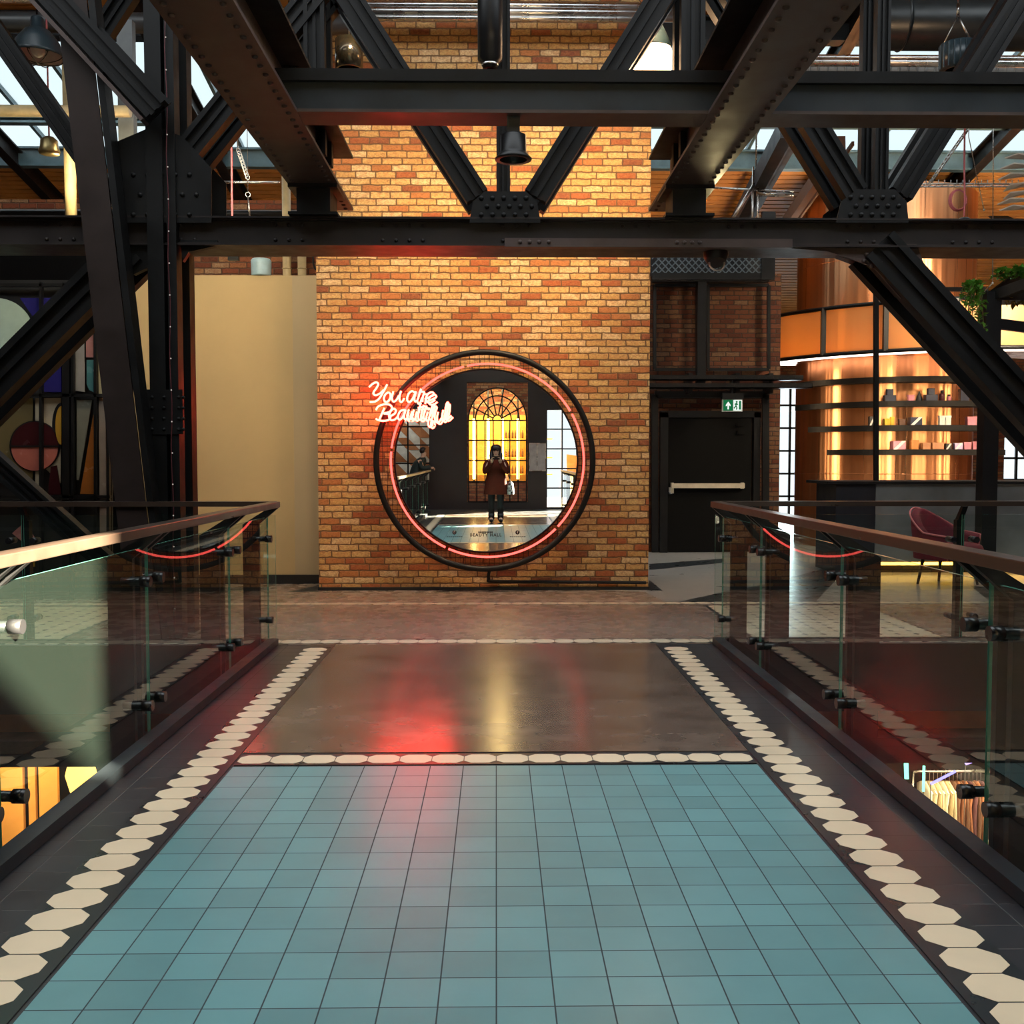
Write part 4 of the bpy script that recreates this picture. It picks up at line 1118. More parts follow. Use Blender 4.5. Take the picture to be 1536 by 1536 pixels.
# ---- the counter
YC = 12.95
ZT = Z(722, YC)
xa, xb, xc_ = X(1255, YC), X(1314, YC), 8.6
ct = thing('bar_counter', ((xa+xc_)/2, YC+.4, 0), 'long bar counter with blue-grey panels and glowing amber plinth behind the armchair', 'counter')
MB().box(X(1240, YC), xc_, YC-.05, YC+.85, ZT-.035, ZT).build('counter_top', SHF, ct, .004)
MB().box(xa, xb, YC, YC+.8, .0, ZT-.035).build('end_panel', plain('navy_panel', (.008, .010, .016), .4), ct)
CP = plain('blue_grey_zinc_panel', (.20, .225, .235), .38, .55, .5, .3, 1.5)
for k in range(3):
    x = xb+(xc_-xb)*k/3; MB().box(x+.004, xb+(xc_-xb)*(k+1)/3-.004, YC, YC+.8, .14, ZT-.035).build('front_panel', CP, ct)
MB().box(xb, xc_, YC+.08, YC+.8, 0, .14).build('plinth', BLACK, ct)
MB().box(xb, xc_, YC-.006, YC+.02, .100, .135).build('led_strip', emit('amber_plinth_led', (1.0, .48, .05), 12), ct)
# thin black goal-post frame over the counter, thick post with planter
YG = 13.3
m = MB(); p0 = at(1314, 722, YG); p1 = at(1314, 434, YG); p2_ = at(1478, 434, YG)
m.bar(V(p0.x, YG, ZT), p1, .055, .055); m.bar(p1+V(-.027, 0, 0), p2_, .05, .055); m.bar(p2_, V(p2_.x, YG, ZT), .055, .055)
tag(m.build('counter_frame', BLACK), 'thin black square frame standing on the bar counter in front of the drum', 'frame')
YP = 12.2
m = MB(); pp = at(1480.5, 700, YP); zpt = Z(437, YP)
m.box(pp.x-.088, pp.x+.088, YP-.088, YP+.088, 0, zpt)
post = thing('canopy_post', (pp.x, YP, 0), 'thick black post carrying the planted canopy in front of the bar', 'post')
m.build('post', BLACK, post)
m = MB(); a = V(pp.x, YP, zpt-.05); m.bar(a, a+V(1.1, -1.3, .42)*1.2, .10, .12, (0, 0, 1)); m.bar(a+V(0, 0, -.30), a+V(2.6, .1, -.62), .06, .12, (0, 0, 1))
m.build('canopy_arm', BLACK, post)
m = MB(); m.box(pp.x+.02, pp.x+1.6, YP-.10, YP+.28, zpt-.10, zpt+.02); m.build('trough', BLACK, post)
# trailing plant: leaves around stems
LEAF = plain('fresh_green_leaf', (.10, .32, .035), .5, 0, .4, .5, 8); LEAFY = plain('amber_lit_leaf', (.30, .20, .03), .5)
def plant(label, loc, nstem, spread, drop, mat, seed, leafn=26, ls=.07):
    rnd = random.Random(seed); o = thing('trailing_plant', loc, label, 'plant'); L = Vector(loc); lm = MB(); sm = MB()
    for s in range(nstem):
        x = L.x+rnd.uniform(-spread, spread); pts = [V(x, L.y+rnd.uniform(-.08, .04), L.z)]
        dx_, dy_ = rnd.uniform(-.1, .1), rnd.uniform(-.16, -.02); dd = drop*rnd.uniform(.35, 1)
        for k in range(1, 6): pts.append(pts[0]+V(dx_*k/3, dy_*min(1, k/2), .10*math.sin(min(k, 2)*.8)-dd*max(0, k-1.5)/3.5))
        pts = smooth_path(pts, 4); sm.tube(pts, .006, 5)
        for q in range(leafn):
            p = pts[rnd.randrange(len(pts))]; d = V(rnd.uniform(-1, 1), rnd.uniform(-1, .3), rnd.uniform(-.6, .8)).normalized(); w = d.cross(V(0, 0, 1)).normalized(); l_ = ls*rnd.uniform(.7, 1.3)
            up = w.cross(d)*.2*l_
            lm.add([p, p+d*l_*.5+w*l_*.35+up, p+d*l_, p+d*l_*.5-w*l_*.35+up], [(0, 1, 2), (0, 2, 3)])
    lm.build('leaves', mat, o); sm.build('stems', plain('stem_brown', (.12, .10, .03), .7), o)
plant('bright green trailing plant hanging beside the top of the thick black post', at(1459, 438, YP-.05), 12, .10, .62, LEAF, 3)
plant('green foliage growing along the canopy trough above the amber leaves', at(1522, 418, YP-.1), 12, .22, .12, LEAF, 5, 20)
plant('amber lit foliage under the planted canopy at the edge of the bar', at(1520, 452, YP+.1), 12, .18, .15, LEAFY, 8, 22, .09)
# ---- armchair
VELV = plain('burgundy_velvet', (.13, .010, .022), .75, 0, .3, .3, 9); PIPE_ = plain('pink_piping', (.50, .14, .15), .6)
AX, AY = X(1428, 11.7), 11.75
ch = thing('armchair', (AX, AY, 0), 'burgundy velvet barrel armchair with pale piping in front of the bar counter', 'chair')
def shell_z(a):   # a: angle round the shell, 0 = back centre
    return .86-.26*min(1, abs(a)/1.35)**1.6 if abs(a) < 1.35 else .60-.05*(abs(a)-1.35)
BA = math.radians(128)       # direction of the back
n = 36; amax = 2.05; vs = []; rim = []
for k in range(n+1):
    a = -amax+2*amax*k/n; dr = V(math.cos(BA+a), math.sin(BA+a), 0)
    zt = shell_z(a); fl = .03*(zt-.5)
    for (R, z) in ((.37, .30), (.40+fl, zt-.03), (.385+fl, zt), (.315+fl, zt), (.295+fl, zt-.03), (.285, .40)):
        vs.append(V(AX, AY, z)+dr*R)
    rim.append(V(AX, AY, zt+.004)+dr*(.405+fl))
fs = []
for k in range(n):
    for i in range(5): fs.append((k*6+i, (k+1)*6+i, (k+1)*6+i+1, k*6+i+1))
fs += [tuple(range(6)), tuple(n*6+i for i in range(5, -1, -1))]
m = MB(); m.add(vs, [tuple(reversed(f)) for f in fs], True); m.build('back_shell', VELV, ch)
m = MB(); m.tube(rim, .011, 6)
for k in (0, n): m.tube([vs[k*6], vs[k*6+1], rim[k if k else 0]], .008, 6)
m.build('piping', PIPE_, ch)
m = MB().lathe((AX, AY, .30), [(1e-4, 0), (.36, 0), (.37, .03), (.37, .12), (.35, .16), (.25, .185), (1e-4, .19)], 32); m.build('seat_cushion', VELV, ch)
for k in range(4):
    a = BA+PI/4+k*PI/2; t_ = V(AX+.27*math.cos(a), AY+.27*math.sin(a), .31); f_ = V(AX+.33*math.cos(a), AY+.33*math.sin(a), 0)
    MB().tube([f_, t_], [.014, .022], 10).build('leg', BLACK, ch)
# small things seen through the windows behind the photographer
so = thing('tan_chair', (2.25, -6.9, 0), 'tan leather bar chair seen in the mirror through the bright window', 'chair')
TAN = plain('tan_leather', (.48, .20, .07), .5)
m = MB(); m.prism([V(2.0, -6.9, .98), V(2.5, -6.9, .98), V(2.55, -6.75, 1.42), V(1.98, -6.75, 1.5)], (0, -.05, 0)); m.build('backrest', TAN, so)
MB().box(2.02, 2.48, -7.3, -6.88, .90, .98).build('seat', TAN, so, .02)
for sx in (2.06, 2.44):
    for sy in (-7.26, -6.92): MB().cyl((sx, sy, 0), (sx, sy, .9), .02, 8).build('leg', BLACK, so)
tb = thing('cafe_table', (3.0, -7.0, 0), 'pale topped table beyond the bright window in the mirror', 'table')
MB().box(2.6, 3.6, -7.4, -6.7, 1.02, 1.06).build('table_top', plain('pale_wood', (.6, .5, .36), .5), tb); MB().box(2.7, 3.5, -7.3, -6.8, 0, 1.02).build('base', BLACK, tb)
tag(MB().box(2.72, 3.1, -7.1, -6.85, 1.06, 1.32).build('pink_basket', PM['pink']), 'pink basket standing on the pale topped table in the mirror', 'basket')
mb = thing('menu_board', (1.13, YB+.03, 1.0), 'grey framed notice board on the black pier in the mirror', 'board')
z0, z1 = 1.05, 1.80
MB().box(.91, 1.35, YB, YB+.04, z0, z1).build('board', plain('grey_notice', (.34, .32, .31), .5), mb)
m = MB(); 
for a, c2 in (((.91, z0), (1.35, z0)), ((1.35, z0), (1.35, z1)), ((1.35, z1), (.91, z1)), ((.91, z1), (.91, z0)), ((1.12, z0), (1.12, z1))): m.bar(V(a[0], YB+.045, a[1]), V(c2[0], YB+.045, c2[1]), .012, .01)
m.build('frame', SILVER, mb)
# bottles and shelves inside the lit gold shop
BOT = plain('dark_bottle', (.10, .035, .01), .3)
proto = None
for zz_ in (.95, 1.42, 1.95):
    struct(MB().box(-1.5, 1.6, YB-1.4, YB-1.1, zz_-.03, zz_).build('trim_8', GOLD))
    for k in range(6):
        x = .28+k*.095
        lb = 'small dark bottle on the %s gold shelf behind the arched window' % {.95: 'lowest', 1.42: 'middle', 1.95: 'top'}[zz_]
        if proto is None:
            proto = tag(MB().lathe((x, YB-1.2, zz_), [(1e-4, 0), (.028, 0), (.028, .15), (.010, .19), (.010, .23), (1e-4, .23)], 12).build('bottle', BOT), lb, 'bottle', lb)
        else:
            c = proto.copy(); COL.objects.link(c); c.location = (x, YB-1.2, zz_); c['label'] = lb; c['group'] = lb
SHT = emit('shop_light_tube', (1, .66, .22), 20)
for x in (-.62, -.22, .18, .62):
    tl = thing('light_tube', (x, YB-1.0, .8), 'warm vertical light tube in the gold shop behind the arched window', 'lamp', 'light tubes in the gold shop')
    MB().box(x-.035, x+.035, YB-1.03, YB-.97, .8, 2.5).build('tube', SHT, tl); MB().box(x-.02, x+.02, YB-1.05, YB-.95, -.2, .8).box(x-.02, x+.02, YB-1.05, YB-.95, 2.5, 3.5).build('bracket', BLACK, tl)
# ================================================================== LAMPS, PIPES, ART SCREEN, LOWER SHOP
WARMB = emit('warm_lamp_glow', (1.0, .62, .34), 14)
def hang(o, p, top, r=.006, mat=BLACK, name='cable'):
    MB().cyl(p, V(p[0], p[1], top), r, 6).build(name, mat, o)
# big industrial pendant, top left
p = at(57, 84, 8.75)
o = thing('pendant_lamp', p, 'big blue-black bell pendant lamp with wire guard hanging by the slanted column', 'lamp')
m = MB().lathe(p, [(.205, -.01), (.212, .0), (.20, .02), (.17, .11), (.10, .20), (.055, .225), (.05, .30), (.03, .32), (1e-4, .33)], 32); m.build('shade', LAMPB, o)
MB().lathe(p, [(.16, .10), (.198, .012), (.205, -.008)], 32).build('inner_reflector', plain('pinkish_enamel', (.62, .50, .46), .5), o)
m = MB()
for k in range(4):
    a = k*PI/4; m.tube([p+V(.2*math.cos(a)*math.cos(t), .2*math.sin(a)*math.cos(t), -.06*math.sin(t)) for t in [PI*j/12 for j in range(13)]], .004, 5)
m.build('wire_guard', BLACK, o); MB().ball(p+V(0, 0, .05), .06).build('bulb', WHITEM, o)
hang(o, p+V(0, 0, .33), rz(8.75), .008)
# jar lamp
p = at(74, 226, 9.6)
o = thing('pendant_lamp', p, 'small brass cage pendant lamp with pink cord beside the cream riser pipe', 'lamp')
MB().lathe(p, [(1e-4, -.03), (.085, -.03), (.095, -.01), (.08, .03), (.075, .09), (.04, .12), (1e-4, .13)], 24).build('shade', plain('aged_brass', (.35, .27, .12), .35, .8), o)
hang(o, p+V(0, 0, .13), rz(9.6), .008, PINKC, 'cord')
# lit cone lamp
p = at(979, 104, 9.3)
o = thing('pendant_lamp', p, 'glowing cone pendant lamp in front of the top of the brick pier', 'lamp')
MB().lathe(p, [(.165, 0), (.165, .15), (.16, .17)], 32).build('lit_diffuser', WARMB, o)
MB().lathe(p, [(.168, .165), (.17, .18), (.12, .30), (.07, .40), (.05, .42), (1e-4, .43)], 32).build('shade', LAMPB, o)
hang(o, p+V(0, 0, .43), rz(9.3))
# black and cylindrical lamps
p = at(524, 104, 9.6)
o = thing('cylinder_lamp', p, 'black and chrome cylinder lamp hanging beside the left lattice post', 'lamp')
MB().lathe(p, [(.10, .0), (.125, .0), (.125, .26), (1e-4, .265)], 32).build('housing', plain('polished_black_metal', (.10, .09, .07), .18, .9), o); hang(o, p+V(0, 0, .265), rz(9.6), .005, SILVER)
p = at(1437, 106, 9.0)
o = thing('cylinder_lamp', p, 'ribbed grey-black cylinder lamp on a sling under the black duct', 'lamp')
m = MB().lathe(p, [(.11, 0), (.15, 0), (.15, .22), (1e-4, .225)], 32)
for k in range(20): a = 2*PI*k/20; m.box(p.x+.15*math.cos(a)-.006, p.x+.15*math.cos(a)+.006, p.y+.15*math.sin(a)-.006, p.y+.15*math.sin(a)+.006, p.z+.01, p.z+.21)
m.build('housing', LAMPB, o)
m = MB(); tp = p+V(-.01, 0, .46); m.tube([p+V(-.13, 0, .22), tp], .005, 5); m.tube([p+V(.12, 0, .22), tp], .009, 5); m.tube([tp, tp+V(0, 0, .1)], .012, 6); m.cyl(tp, V(tp.x, tp.y, rz(9)), .006, 6)
m.build('sling', SILVER, o)
p = at(770, 240, 6.62)
o = thing('bell_spotlight', p, 'black bell spotlight fixed under the cross beam in front of the brick pier', 'lamp')
MB().lathe(p, [(.085, .0), (.115, .0), (.117, .008), (.09, .035), (.082, .05), (.080, .15), (.05, .165), (1e-4, .17)], 32).build('housing', BLACK, o)
MB().box(p.x-.04, p.x+.04, p.y-.03, p.y+.03, p.z+.165, 3.56).build('mounting_plate', STEELB, o)
p = at(1073, 396, 8.46)
o = thing('floodlight', p, 'small black floodlight with bright rim hanging under the truss before the mesh screen', 'lamp')
MB().tube([p+V(0, 0, .14), p+V(0, -.02, .06), p+V(0, -.05, .0)], [.10, .10, .07], 20).build('housing', BLACK, o)
MB().tube([p+V(.06*math.cos(a*PI/8), -.055, .06*math.sin(a*PI/8)) for a in range(16)], .008, 6, True).build('rim', SILVER, o)
MB().box(p.x-.06, p.x+.06, p.y-.02, p.y+.02, p.z+.12, zc0-.01).build('bracket', SILVER, o)
p = at(735, 96, 8.15)
o = thing('pipe_speaker', p, 'long black cylinder pipe ending beside the centre post of the truss', 'pipe')
MB().lathe(p, [(.03, -.04), (.055, -.035), (.06, .0), (.095, .03), (.095, 1.2), (1e-4, 1.2)], 28).build('barrel', BLACK, o); MB().lathe(p, [(.063, -.015), (.066, -.01), (.063, .0)], 24).build('collar', SILVER, o)
# ducts and conduits
yd = 10.4
m = MB(); zc_ = Z(34, yd); m.cyl((X(1310, yd), yd, zc_+.03), (13, yd, zc_+.03), .26, 40)
for k in range(6): x = X(1340, yd)+k*1.5; m.tube([V(x, yd+.262*math.cos(a*PI/16), zc_+.03+.262*math.sin(a*PI/16)) for a in range(32)], .012, 6, True)
tag(m.build('ventilation_duct', plain('black_spiral_duct', (.022, .026, .027), .32, .3)), 'fat black ventilation duct running under the roof above the copper drum', 'duct')
for z_, r_, lb in ((8, .035, 'upper thin silver conduit crossing in front of the top of the brick pier'), (18, .05, 'middle silver conduit crossing in front of the top of the brick pier'), (27, .03, 'lowest thin silver conduit crossing in front of the top of the brick pier')):
    zz_ = Z(z_, 11.0); tag(MB().cyl((X(440, 11), 11.0, zz_), (X(1020, 11), 11.0, zz_), r_, 16).build('conduit', SILVER), lb, 'pipe', 'silver conduits above the brick pier')
for z_, r_, lb in ((83, .03, 'slim silver conduit below the fat black duct'), (90, .045, 'thicker silver conduit below the fat black duct')):
    zz_ = Z(z_, 11.4); tag(MB().cyl((X(1180, 11.4), 11.4, zz_), (13, 11.4, zz_), r_, 16).build('conduit', SILVER), lb, 'pipe')
zz_ = Z(101, 11.8); m = MB().cyl((X(1180, 11.8), 11.8, zz_), (13, 11.8, zz_), .07, 18)
for k in range(90): x = X(1190, 11.8)+k*.1; m.tube([V(x, 11.8+.075*math.cos(a*PI/8), zz_+.075*math.sin(a*PI/8)) for a in range(16)], .012, 4, True)
tag(m.build('flexible_duct', plain('ribbed_grey_duct', (.25, .25, .24), .5)), 'ribbed grey flexible duct below the silver conduits on the bar side', 'duct')
zz_ = Z(38, 10.9); tag(MB().cyl((-10.5, 10.9, zz_), (X(560, 10.9), 10.9, zz_), .10, 20).build('conduit', plain('dark_pipe', (.03, .032, .033), .4)), 'dark round pipe running under the roof boards on the art screen side', 'pipe')
zz_ = Z(170, 10.2); tag(MB().cyl((-10.5, 10.2, zz_), (X(205, 10.2), 10.2, zz_), .055, 16).build('conduit', PIPEC), 'cream pipe running level behind the brass cage pendant', 'pipe')
zz_ = Z(8, 10.2); tag(MB().cyl((-10.5, 10.0, zz_), (X(60, 10.0), 10.0, zz_), .09, 16).build('conduit', SILVER), 'silver pipe in the top corner above the big bell pendant', 'pipe')
p = at(105, 245, 10.3); tag(MB().cyl((p.x, 10.3, Z(345, 10.3)), (p.x, 10.3, rz(10.3)), .055, 20).build('riser_pipe', PIPEC), 'cream riser pipe lit brightly beside the brass cage pendant', 'pipe')
yp = 12.85
for x_, yt_, lb in ((428, 170, 'tall cream riser pipe behind the end of the left riveted girder'), (452, 300, 'shorter cream riser pipe nearest the yellow brick pier')):
    a = at(x_, yt_, yp); m = MB().cyl((a.x, yp, 0), a, .052, 18)
    for zz_ in (3.75, 4.1): m.tube([V(a.x+.056*math.cos(t*PI/8), yp+.056*math.sin(t*PI/8), zz_) for t in range(16)], .006, 5, True)
    tag(m.build('riser_pipe', PIPEC), lb, 'pipe')
zz_ = Z(323, 12.9); tag(MB().cyl((-6.4, 12.9, zz_), (cx0, 12.9, zz_), .05, 14).build('conduit', BLACK), 'black pipe along the top of the red brick wall behind the truss leg', 'pipe')
zz_ = Z(275, 11.2); tag(MB().cyl((X(316, 11.2), 11.2, zz_), (X(425, 11.2), 11.2, zz_), .014, 8).build('hanging_rail', SILVER), 'thin silver rail crossing behind the pink cable left of the girder end', 'rail')
a = at(470, 368, 12.7); c = at(474, 405, 12.7)
tag(MB().tube(smooth_path([a, at(470, 395, 12.7), c], 4), .012, 6).build('black_cable', BLACK), 'short black cable hanging against the brick pier corner', 'cable')
# pale blue tub on top of the cream wall
a = at(392, 414, CW+.07)
o = thing('plastic_tub', V(a.x, CW+.07, a.z), 'pale blue rounded plastic tub standing on top of the cream wall', 'tub')
MB().lathe((a.x, CW+.07, a.z), [(1e-4, 0), (.108, 0), (.112, .01), (.115, .17), (.10, .19), (1e-4, .20)], 28).build('tub_body', plain('pale_blue_plastic', (.40, .58, .66), .4), o)
# pink cable with dark box
yq = 10.6; a = at(347, 190, yq); c = at(350, 381, yq)
o = thing('hanging_junction_box', c, 'dark junction box hanging on a pink cable before the red brick wall', 'box')
MB().tube(smooth_path([V(a.x, yq, rz(yq)), a, at(348, 300, yq), c], 5), .011, 6).build('cable', PINKC, o)
b = MB(); b.box(c.x-.05, c.x+.055, yq-.03, yq+.03, c.z-.065, c.z); b.build('junction_box', BLACK, o)
# chain with hook
yq = 10.9; m = MB()
a, c = at(357, 224, yq), at(372, 268, yq); n = 9
for k in range(n):
    p = a.lerp(c, (k+.5)/n); q = V(.022, 0, .03); d = (c-a).normalized(); s = V(0, 1, 0).cross(d)
    m.tube([p+d*.032*math.cos(t*PI/5)+s*.018*math.sin(t*PI/5) for t in range(10)], .006, 5, True)
m.cyl(a, V(a.x-.2, yq, rz(yq)), .008, 6)
tag(m.build('chain', SILVER), 'silver chain sloping down from the roof beside the pink cable', 'chain')
a = at(372, 292, yq); m = MB().tube([a+V(.025*math.cos(t*PI/6), 0, .025*math.sin(t*PI/6)) for t in range(12)], .006, 6, True); m.tube([a+V(0, 0, -.025), a+V(.01, 0, -.14), a+V(.015, 0, -.22)], .009, 6); m.cyl(a+V(0, 0, .025), V(a.x, yq, rz(yq)), .004, 5)
tag(m.build('shackle_cable', SILVER), 'small shackle and white cable end hanging below the silver chain', 'cable')
# right side cable ladder, coil, speaker, wires
yq = 12.3
def ladder(a, c, label, w=.12, n=12, top=None):
    m = MB(); d = (c-a).normalized(); s = V(0, 1, 0)
    for k in (-1, 1): m.tube([a+s*k*w/2, c+s*k*w/2], .010, 6)
    for k in range(n+1): p = a.lerp(c, k/n); m.tube([p-s*w/2, p+s*w/2], .006, 5); m.tube([p-s*w/2, p-s*w/2+V(0, 0, .05)], .006, 5)
    if top: m.cyl(c, V(c.x, c.y, top), .006, 5)
    return tag(m.build('cable_ladder', SILVER), label, 'cable tray')
ladder(at(1394, 276, yq), at(1450, 196, yq), 'sloping silver wire cable ladder right of the lattice node', top=rz(yq))
ladder(at(1377, 278, yq+.2), at(1560, 278, yq+.2), 'level silver wire cable tray passing in front of the copper drum', n=20, top=rz(yq))
yq = 11.6; a = at(1447, 200, yq); c = at(1447, 295, yq)
o = thing('hanging_projector', at(1446, 338, yq), 'dark round projector on a pink cable with a coil beside the copper drum', 'projector')
MB().tube(smooth_path([V(a.x, yq, rz(yq)), a, c, at(1446, 325, yq)], 5), .010, 6).build('cable', PINKC, o)
cc = at(1438, 300, yq); m = MB()
for k in range(3): m.tube([cc+V((.085+.008*k)*math.cos(t*PI/10), .012*k, (.105+.006*k)*math.sin(t*PI/10)) for t in range(20)], .007, 5, True)
m.build('cable_coil', PINKC, o)
b = at(1446, 330, yq); MB().lathe(b, [(1e-4, -.14), (.07, -.14), (.075, -.05), (.075, .0), (.05, .02), (1e-4, .02)], 20).build('housing', LAMPB, o)
yq = 12.0
for x0_, y0_, x1_, y1_, lb in ((1453, 205, 1476, 315, 'slanting silver suspension wire beside the pink cable coil'), (1490, 205, 1489, 425, 'long plumb silver suspension wire above the trailing plant')):
    a, c = at(x0_, y0_, yq), at(x1_, y1_, yq); m = MB().tube([V(a.x, yq, rz(yq)), a, c], .006, 5); m.ball(c, .014)
    if x1_ == 1489: m.tube([c, V(c.x, YP, zpt+.01)], .006, 5)
    tag(m.build('suspension_wire', SILVER), lb, 'wire')
# pale blade pendant at the right edge
yq = 10.8; c = at(1545, 270, yq)
o = thing('blade_pendant', c, 'pale pendant of overlapping wooden blades at the edge above the plants', 'lamp')
PW = plain('pale_ash_blade', (.52, .48, .42), .5)
for k in range(7):
    z_ = c.z+.22-.085*k; a = -.35+k*.55; m = MB(); s = 1 if k % 2 else -1
    for sg_ in (-1, 1):
        d = V(math.cos(a)*sg_, math.sin(a)*.5, 0).normalized(); w = V(-d.y, d.x, 0)
        poly = [V(c.x, yq, z_)+w*.05, V(c.x, yq, z_)-w*.05, V(c.x, yq, z_)+d*.18-w*.055+V(0, 0, .02), V(c.x, yq, z_)+d*.30+V(0, 0, -.02), V(c.x, yq, z_)+d*.18+w*.055+V(0, 0, .02)]
        m.prism(poly, (0, 0, .012))
    m.build('blade', PW, o)
MB().cyl(V(c.x, yq, c.z-.32), V(c.x, yq, rz(yq)), .009, 6).build('stem', BLACK, o)
# roof bracing cross, right back
m = MB(); yq = 19.0
m.bar(at(1385, 350, yq), at(1540, 190, yq), .10, .08); m.bar(at(1370, 265, yq), at(1540, 345, yq), .14, .08)
tag(m.build('roof_brace', STEELW), 'dark steel roof cross bracing in front of the orange boards beside the copper drum', 'brace')
m = MB(); a = at(1180, 192, 11.5); c = at(1100, 345, 15.0); m.bar(a, c, .14, .22, (0, 0, 1)); tag(m.build('roof_rafter', STEELB), 'blue-black steel rafter sloping down behind the right riveted girder end', 'rafter')
m = MB(); a = at(1262, 215, 12.5); c = at(1172, 345, 15.5); m.bar(a, c, .10, .18, (0, 0, 1)); m.bar(a+V(.14, 0, 0), c+V(.14, 0, 0), .03, .05, (0, 0, 1)); tag(m.build('roof_rafter', plain('rusty_brown_rafter', (.16, .065, .03), .6)), 'rusty brown roof rafter sloping down left of the lattice node', 'rafter')
m = MB(); yq = 13.0
for x_ in (1130, 1138): a, c = at(x_, 250, yq), at(x_-2, 345, yq); m.cyl(V(c.x, yq, c.z-.3), V(a.x, yq, a.z), .014, 8)
m.cyl(at(1060, 281, yq), at(1190, 288, yq), .012, 6); m.cyl(at(1135, 290, yq), at(1190, 293, yq), .03, 8); m.cyl(at(1095, 335, yq), at(1132, 275, yq), .02, 8)
a = at(1134, 250, yq); m.cyl(a, V(a.x, yq, rz(yq)), .01, 6)
tag(m.build('pipe_bracket', SILVER), 'cluster of thin silver pipes on hangers right of the riveted girder end', 'pipe')
m = MB()
a = at(192, 170, 10.4); m.box(a.x-.08, a.x+.07, 10.35, 10.45, Z(228, 10.4), Z(36, 10.4)); tag(m.build('grey_post', plain('weathered_grey_steel', (.12, .13, .13), .5)), 'weathered grey post standing behind the raking brace and truss leg', 'post')
o = thing('raking_brace', at(160, 30, 8.75), 'short dark brace crossing the top corner behind the slanted column', 'brace'); MB().section(at(128, 90, 8.75), at(212, -40, 8.75), .17, .1).build('web', STEEL, o)
# string of tiny lights on the leg
m = MB(); sl = thing('string_light', at(258, 960, YT-.11), 'thin red cord of tiny lights down the left truss leg', 'light')
x_ = X(258.5, YT-.1); m.tube([V(x_+.006*math.sin(k*1.3), YT-.105, .1+k*.16) for k in range(31)], .0035, 5); m.build('cord', plain('dark_red_cord', (.10, .015, .02), .5), sl)
m = MB()
for k in range(20): m.ball((x_+.004, YT-.11, .25+k*.245), .0055, n=8)
m.build('bulbs', emit('tiny_white_light', (1, .9, .8), .45), sl)
# ---- coloured art screen, far left
YA = 10.6
ar = thing('art_screen', at(75, 770, YA), 'tall black framed screen of coloured geometric panels at the far left', 'screen')
def cpl(name, col): return plain('glass_'+name, col, .25, 0, .4, .08)
def poly(name, pts, mat, y=YA, th=.012): return MB().prism([at(px_, py_, y) for px_, py_ in pts], (0, th, 0)).build(name, mat, ar)
LE = [(-120, 420), (168, 420), (168, 905), (-120, 905)]
poly('backboard', LE, plain('black_backboard', (.008, .008, .008), .5), YA+.06, .03)
def circ(cx, cy, r, a0, a1, n=28, rx=None): return [(cx+(rx or r)*math.cos(math.radians(a0+(a1-a0)*k/n)), cy-r*math.sin(math.radians(a0+(a1-a0)*k/n))) for k in range(n+1)]
poly('pale_disc', circ(-6, 504, 57, 5, 180)+circ(-6, 504, 57, 180, 318), cpl('pale_mint', (.42, .55, .47)))
poly('blue_panel', [(30, 447), (92, 447), (92, 588), (66, 588), (66, 500)], cpl('ink_blue', (.020, .018, .14)))
poly('olive_panel', [(-60, 597), (49, 597), (49, 720), (-60, 720)], cpl('olive_gold', (.13, .10, .045)), YA+.03)
poly('cream_strip', [(53, 597), (59, 597), (59, 745), (53, 745)], cpl('cream', (.44, .38, .27)), YA+.03)
poly('cream_panel', [(65, 597), (91, 597), (91, 725), (65, 700)], cpl('cream_b', (.44, .37, .26)), YA+.03)
poly('circle_rim', circ(52, 669, 38, 0, 360, 40)[:-1], BLACK, YA+.012)
poly('maroon_half', circ(52, 668, 35, 0, 180), cpl('maroon', (.040, .008, .010)), YA)
poly('pink_half', circ(52, 671, 35, 180, 360), cpl('dusty_pink', (.40, .12, .09)), YA)
poly('circle_bar', [(60, 560), (65, 560), (65, 780), (60, 780)], BLACK, YA-.012)
poly('circle_bar', [(16, 668), (88, 668), (88, 671), (16, 671)], BLACK, YA-.010)
poly('ellipse_rim', circ(92, 638, 34, 90, 270, 20, 14), BLACK, YA+.014)
poly('yellow_half', circ(92, 638, 29, 90, 270, 20, 9), cpl('yellow_ochre', (.42, .23, .03)), YA+.002)
poly('maroon_wedge', [(76, 700), (85, 698), (92, 742), (72, 742)], cpl('dark_maroon', (.035, .006, .009)), YA+.01)
poly('grey_panel', [(113, 470), (126, 470), (127, 588), (113, 586)], cpl('pearl_grey', (.24, .23, .22)))
poly('pink_panel', [(129, 462), (139, 462), (140, 536), (129, 536)], cpl('rose', (.34, .16, .15)))
poly('teal_panel', [(130, 540), (140, 540), (140, 588), (134, 585), (130, 576)], cpl('teal', (.06, .17, .18)))
poly('sand_panel', [(147, 487), (155, 487), (158, 500), (158, 592), (148, 592)], cpl('sand', (.42, .36, .22)))
poly('sage_panel', [(115, 600), (138, 600), (118, 720), (115, 720)], cpl('sage', (.15, .15, .12)))
poly('orange_wedge', [(140, 622), (142, 741), (120, 741)], cpl('burnt_orange', (.26, .09, .02)))
poly('orange_strip', [(107, 660), (112, 690), (112, 765), (107, 765)], cpl('burnt_orange_b', (.26, .10, .02)))
poly('taupe_panel', [(148, 597), (158, 597), (160, 820), (150, 820)], cpl('taupe', (.26, .21, .17)))
m = MB()
for x_ in (62, 100, 110, 144, 163): m.bar(at(x_, 905, YA-.02), at(x_, 424, YA-.02), .028 if x_ != 100 else .07, .05)
for y_ in (428, 593, 745, 752): m.bar(at(-120, y_, YA-.02), at(166, y_, YA-.02), .03, .05)
m.build('frame', BLACK, ar)
poly('pink_panel', [(18, 800), (35, 785), (52, 806), (45, 822)], cpl('rose_b', (.34, .14, .13)))
